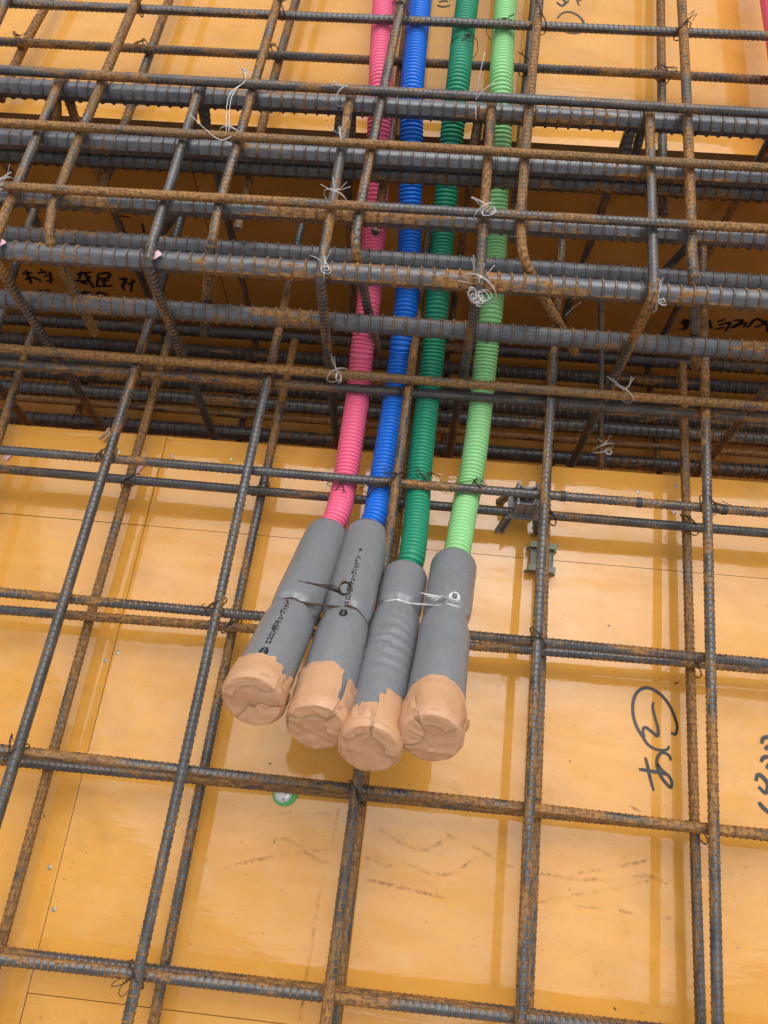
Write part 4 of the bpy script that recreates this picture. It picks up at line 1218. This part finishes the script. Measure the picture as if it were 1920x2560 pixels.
# green washer with zinc cup and nail
pos = at(711, 1984, 0.0)
root = empty('insert_washer', (pos[0], pos[1], 0.0004))
tag(root, 'bright green plastic washer with a shiny metal cup nailed to the plywood', 'washer')
def lathe(prof, m=28):
    t = np.arange(m) * 2 * math.pi / m
    return np.stack([np.stack([r * np.cos(t), r * np.sin(t), np.full(m, z)], -1) for r, z in prof])
mb = MB(); gl = lathe([(0.0150, 0), (0.0150, 0.002), (0.0142, 0.0028), (0.010, 0.003)])
gl[:, :, 0] *= 1 + 0.10 * (gl[:, :, 0] > 0)
mb.grid(gl); child(mb, 'flange', M_LIME)
mb = MB(); gl = lathe([(0.0112, 0.0031), (0.0110, 0.0045), (0.0085, 0.0062), (0.006, 0.0065), (0.0055, 0.0058), (0.001, 0.0056)]); gl[:, :, 0] -= 0.0012
mb.grid(gl); child(mb, 'metal_cup', M_ZINC)
mb = MB(); gl = lathe([(0.0019, 0.0060), (0.0019, 0.0072), (0.001, 0.0076)], 10); gl[:, :, 0] += 0.001; gl[:, :, 1] -= 0.0072
mb.grid(gl); child(mb, 'nail_head', M_NAIL)

# scraps of pink tape, splinters, flecks
def scrap(px, z, w_, h_, rz, mat, name, label, cat, group=None, t=0.0006, curl=0.002):
    mb = MB()
    xs = np.linspace(-w_ / 2, w_ / 2, 5)
    top = [(x, y * (1 - .2 * abs(x) / w_), curl * (x / w_ * 2) ** 2 + t + 0.0006 * mnoise.noise((x * 300, y * 300, rz))) for y in (-h_ / 2, h_ / 2) for x in xs]
    bot = [(x, y, z_ - t) for x, y, z_ in top]
    n = 5
    f = [(i, i + 1, n + i + 1, n + i) for i in range(4)] + [(10 + i, 10 + n + i, 10 + n + i + 1, 10 + i + 1) for i in range(4)]
    f += [(0, 10, 11, 1), (1, 11, 12, 2), (2, 12, 13, 3), (3, 13, 14, 4), (5, 6, 16, 15), (6, 7, 17, 16), (7, 8, 18, 17), (8, 9, 19, 18), (0, 5, 15, 10), (4, 14, 19, 9)]
    mb.add(top + bot, f)
    o = mb.build(name, mat, smooth=True, angle=30)
    o.location = at(*px, z); o.rotation_euler = (0, 0, rz)
    return tag(o, label, cat, group)
scrap((23, 1142), 0.0006, .006, .014, -.5, M_PINKTAPE, 'tape_scrap', 'scrap of pink tape lying on the plywood near the trench edge', 'tape', 'pink tape scraps on the plywood')
scrap((350, 1172), 0.0006, .006, .016, -.4, M_PINKTAPE, 'tape_scrap', 'scrap of pink tape lying on the plywood near the trench edge', 'tape', 'pink tape scraps on the plywood')
scrap((1683, 1280), 0.0006, .007, .006, .4, M_PINKTAPE, 'tape_scrap', 'tiny scrap of pink tape beside a lower lengthwise rebar and cross bars', 'tape')
scrap((392, 640), .279, .009, .013, -.7, M_PINKTAPE, 'tape_scrap', 'scrap of pink tape stuck at the near corner of a stirrup', 'tape')
scrap((2, 612), .279, .008, .014, -.7, M_PINKTAPE, 'tape_scrap', 'scrap of pink tape on the near corner beam bar at the edge of the view', 'tape')
for k, (px, l, rz) in enumerate((((262, 1085), .022, 1.05), ((268, 1092), .018, 1.25))):
    scrap(px, 0.001 + .0015 * k, l, .004, rz, M_WOOD, 'wood_splinter', 'pale wood splinter on the plywood at the trench edge', 'splinter', 'wood splinters', t=.0015)
for k in range(14):
    px = (rnd.uniform(60, 1880), rnd.uniform(1320, 2540))
    p_ = at(*px, 0)
    scrap(px, 0.0007, rnd.uniform(.0015, .004), rnd.uniform(.0007, .0014), rnd.uniform(0, 3), rnd.choice((M_WOOD, M_DOT, M_DARKWIRE)), 'debris_fleck', 'tiny dark fleck of debris on the plywood', 'debris', 'debris flecks on the plywood', t=.0003, curl=.0003)
scrap((1690, 1708 + 0), 0.0007, .004, .002, .3, M_DOT, 'debris_fleck', 'tiny dark fleck of debris on the plywood', 'debris', 'debris flecks on the plywood', t=.0003)
# saw-dust crumbs, too many to count
mb = MB()
for k in range(420):
    px = (rnd.uniform(-60, 1980), rnd.uniform(1150, 2600)) if k % 4 else (rnd.uniform(-60, 1980), rnd.uniform(-60, 300))
    z = 0.0006 if px[1] > 1150 else STEP + 0.0006
    p_ = at(*px, z)
    if z < 0.1 and p_[1] > near_edge(p_[0]) - 0.005: continue
    if z > 0.1 and p_[1] < far_edge(p_[0]) + 0.005: continue
    s = rnd.uniform(.0003, .0008)
    mb.add([p_ + s * np.array(v) for v in ((1, 0, 0), (-.5, .9, 0), (-.5, -.9, 0), (0, 0, 1.0))], [(0, 1, 3), (1, 2, 3), (2, 0, 3), (0, 2, 1)])
tag(mb.build('sawdust', M_WOOD, smooth=False), 'fine crumbs of sawdust and dirt scattered on the plywood', 'sawdust', kind='stuff')
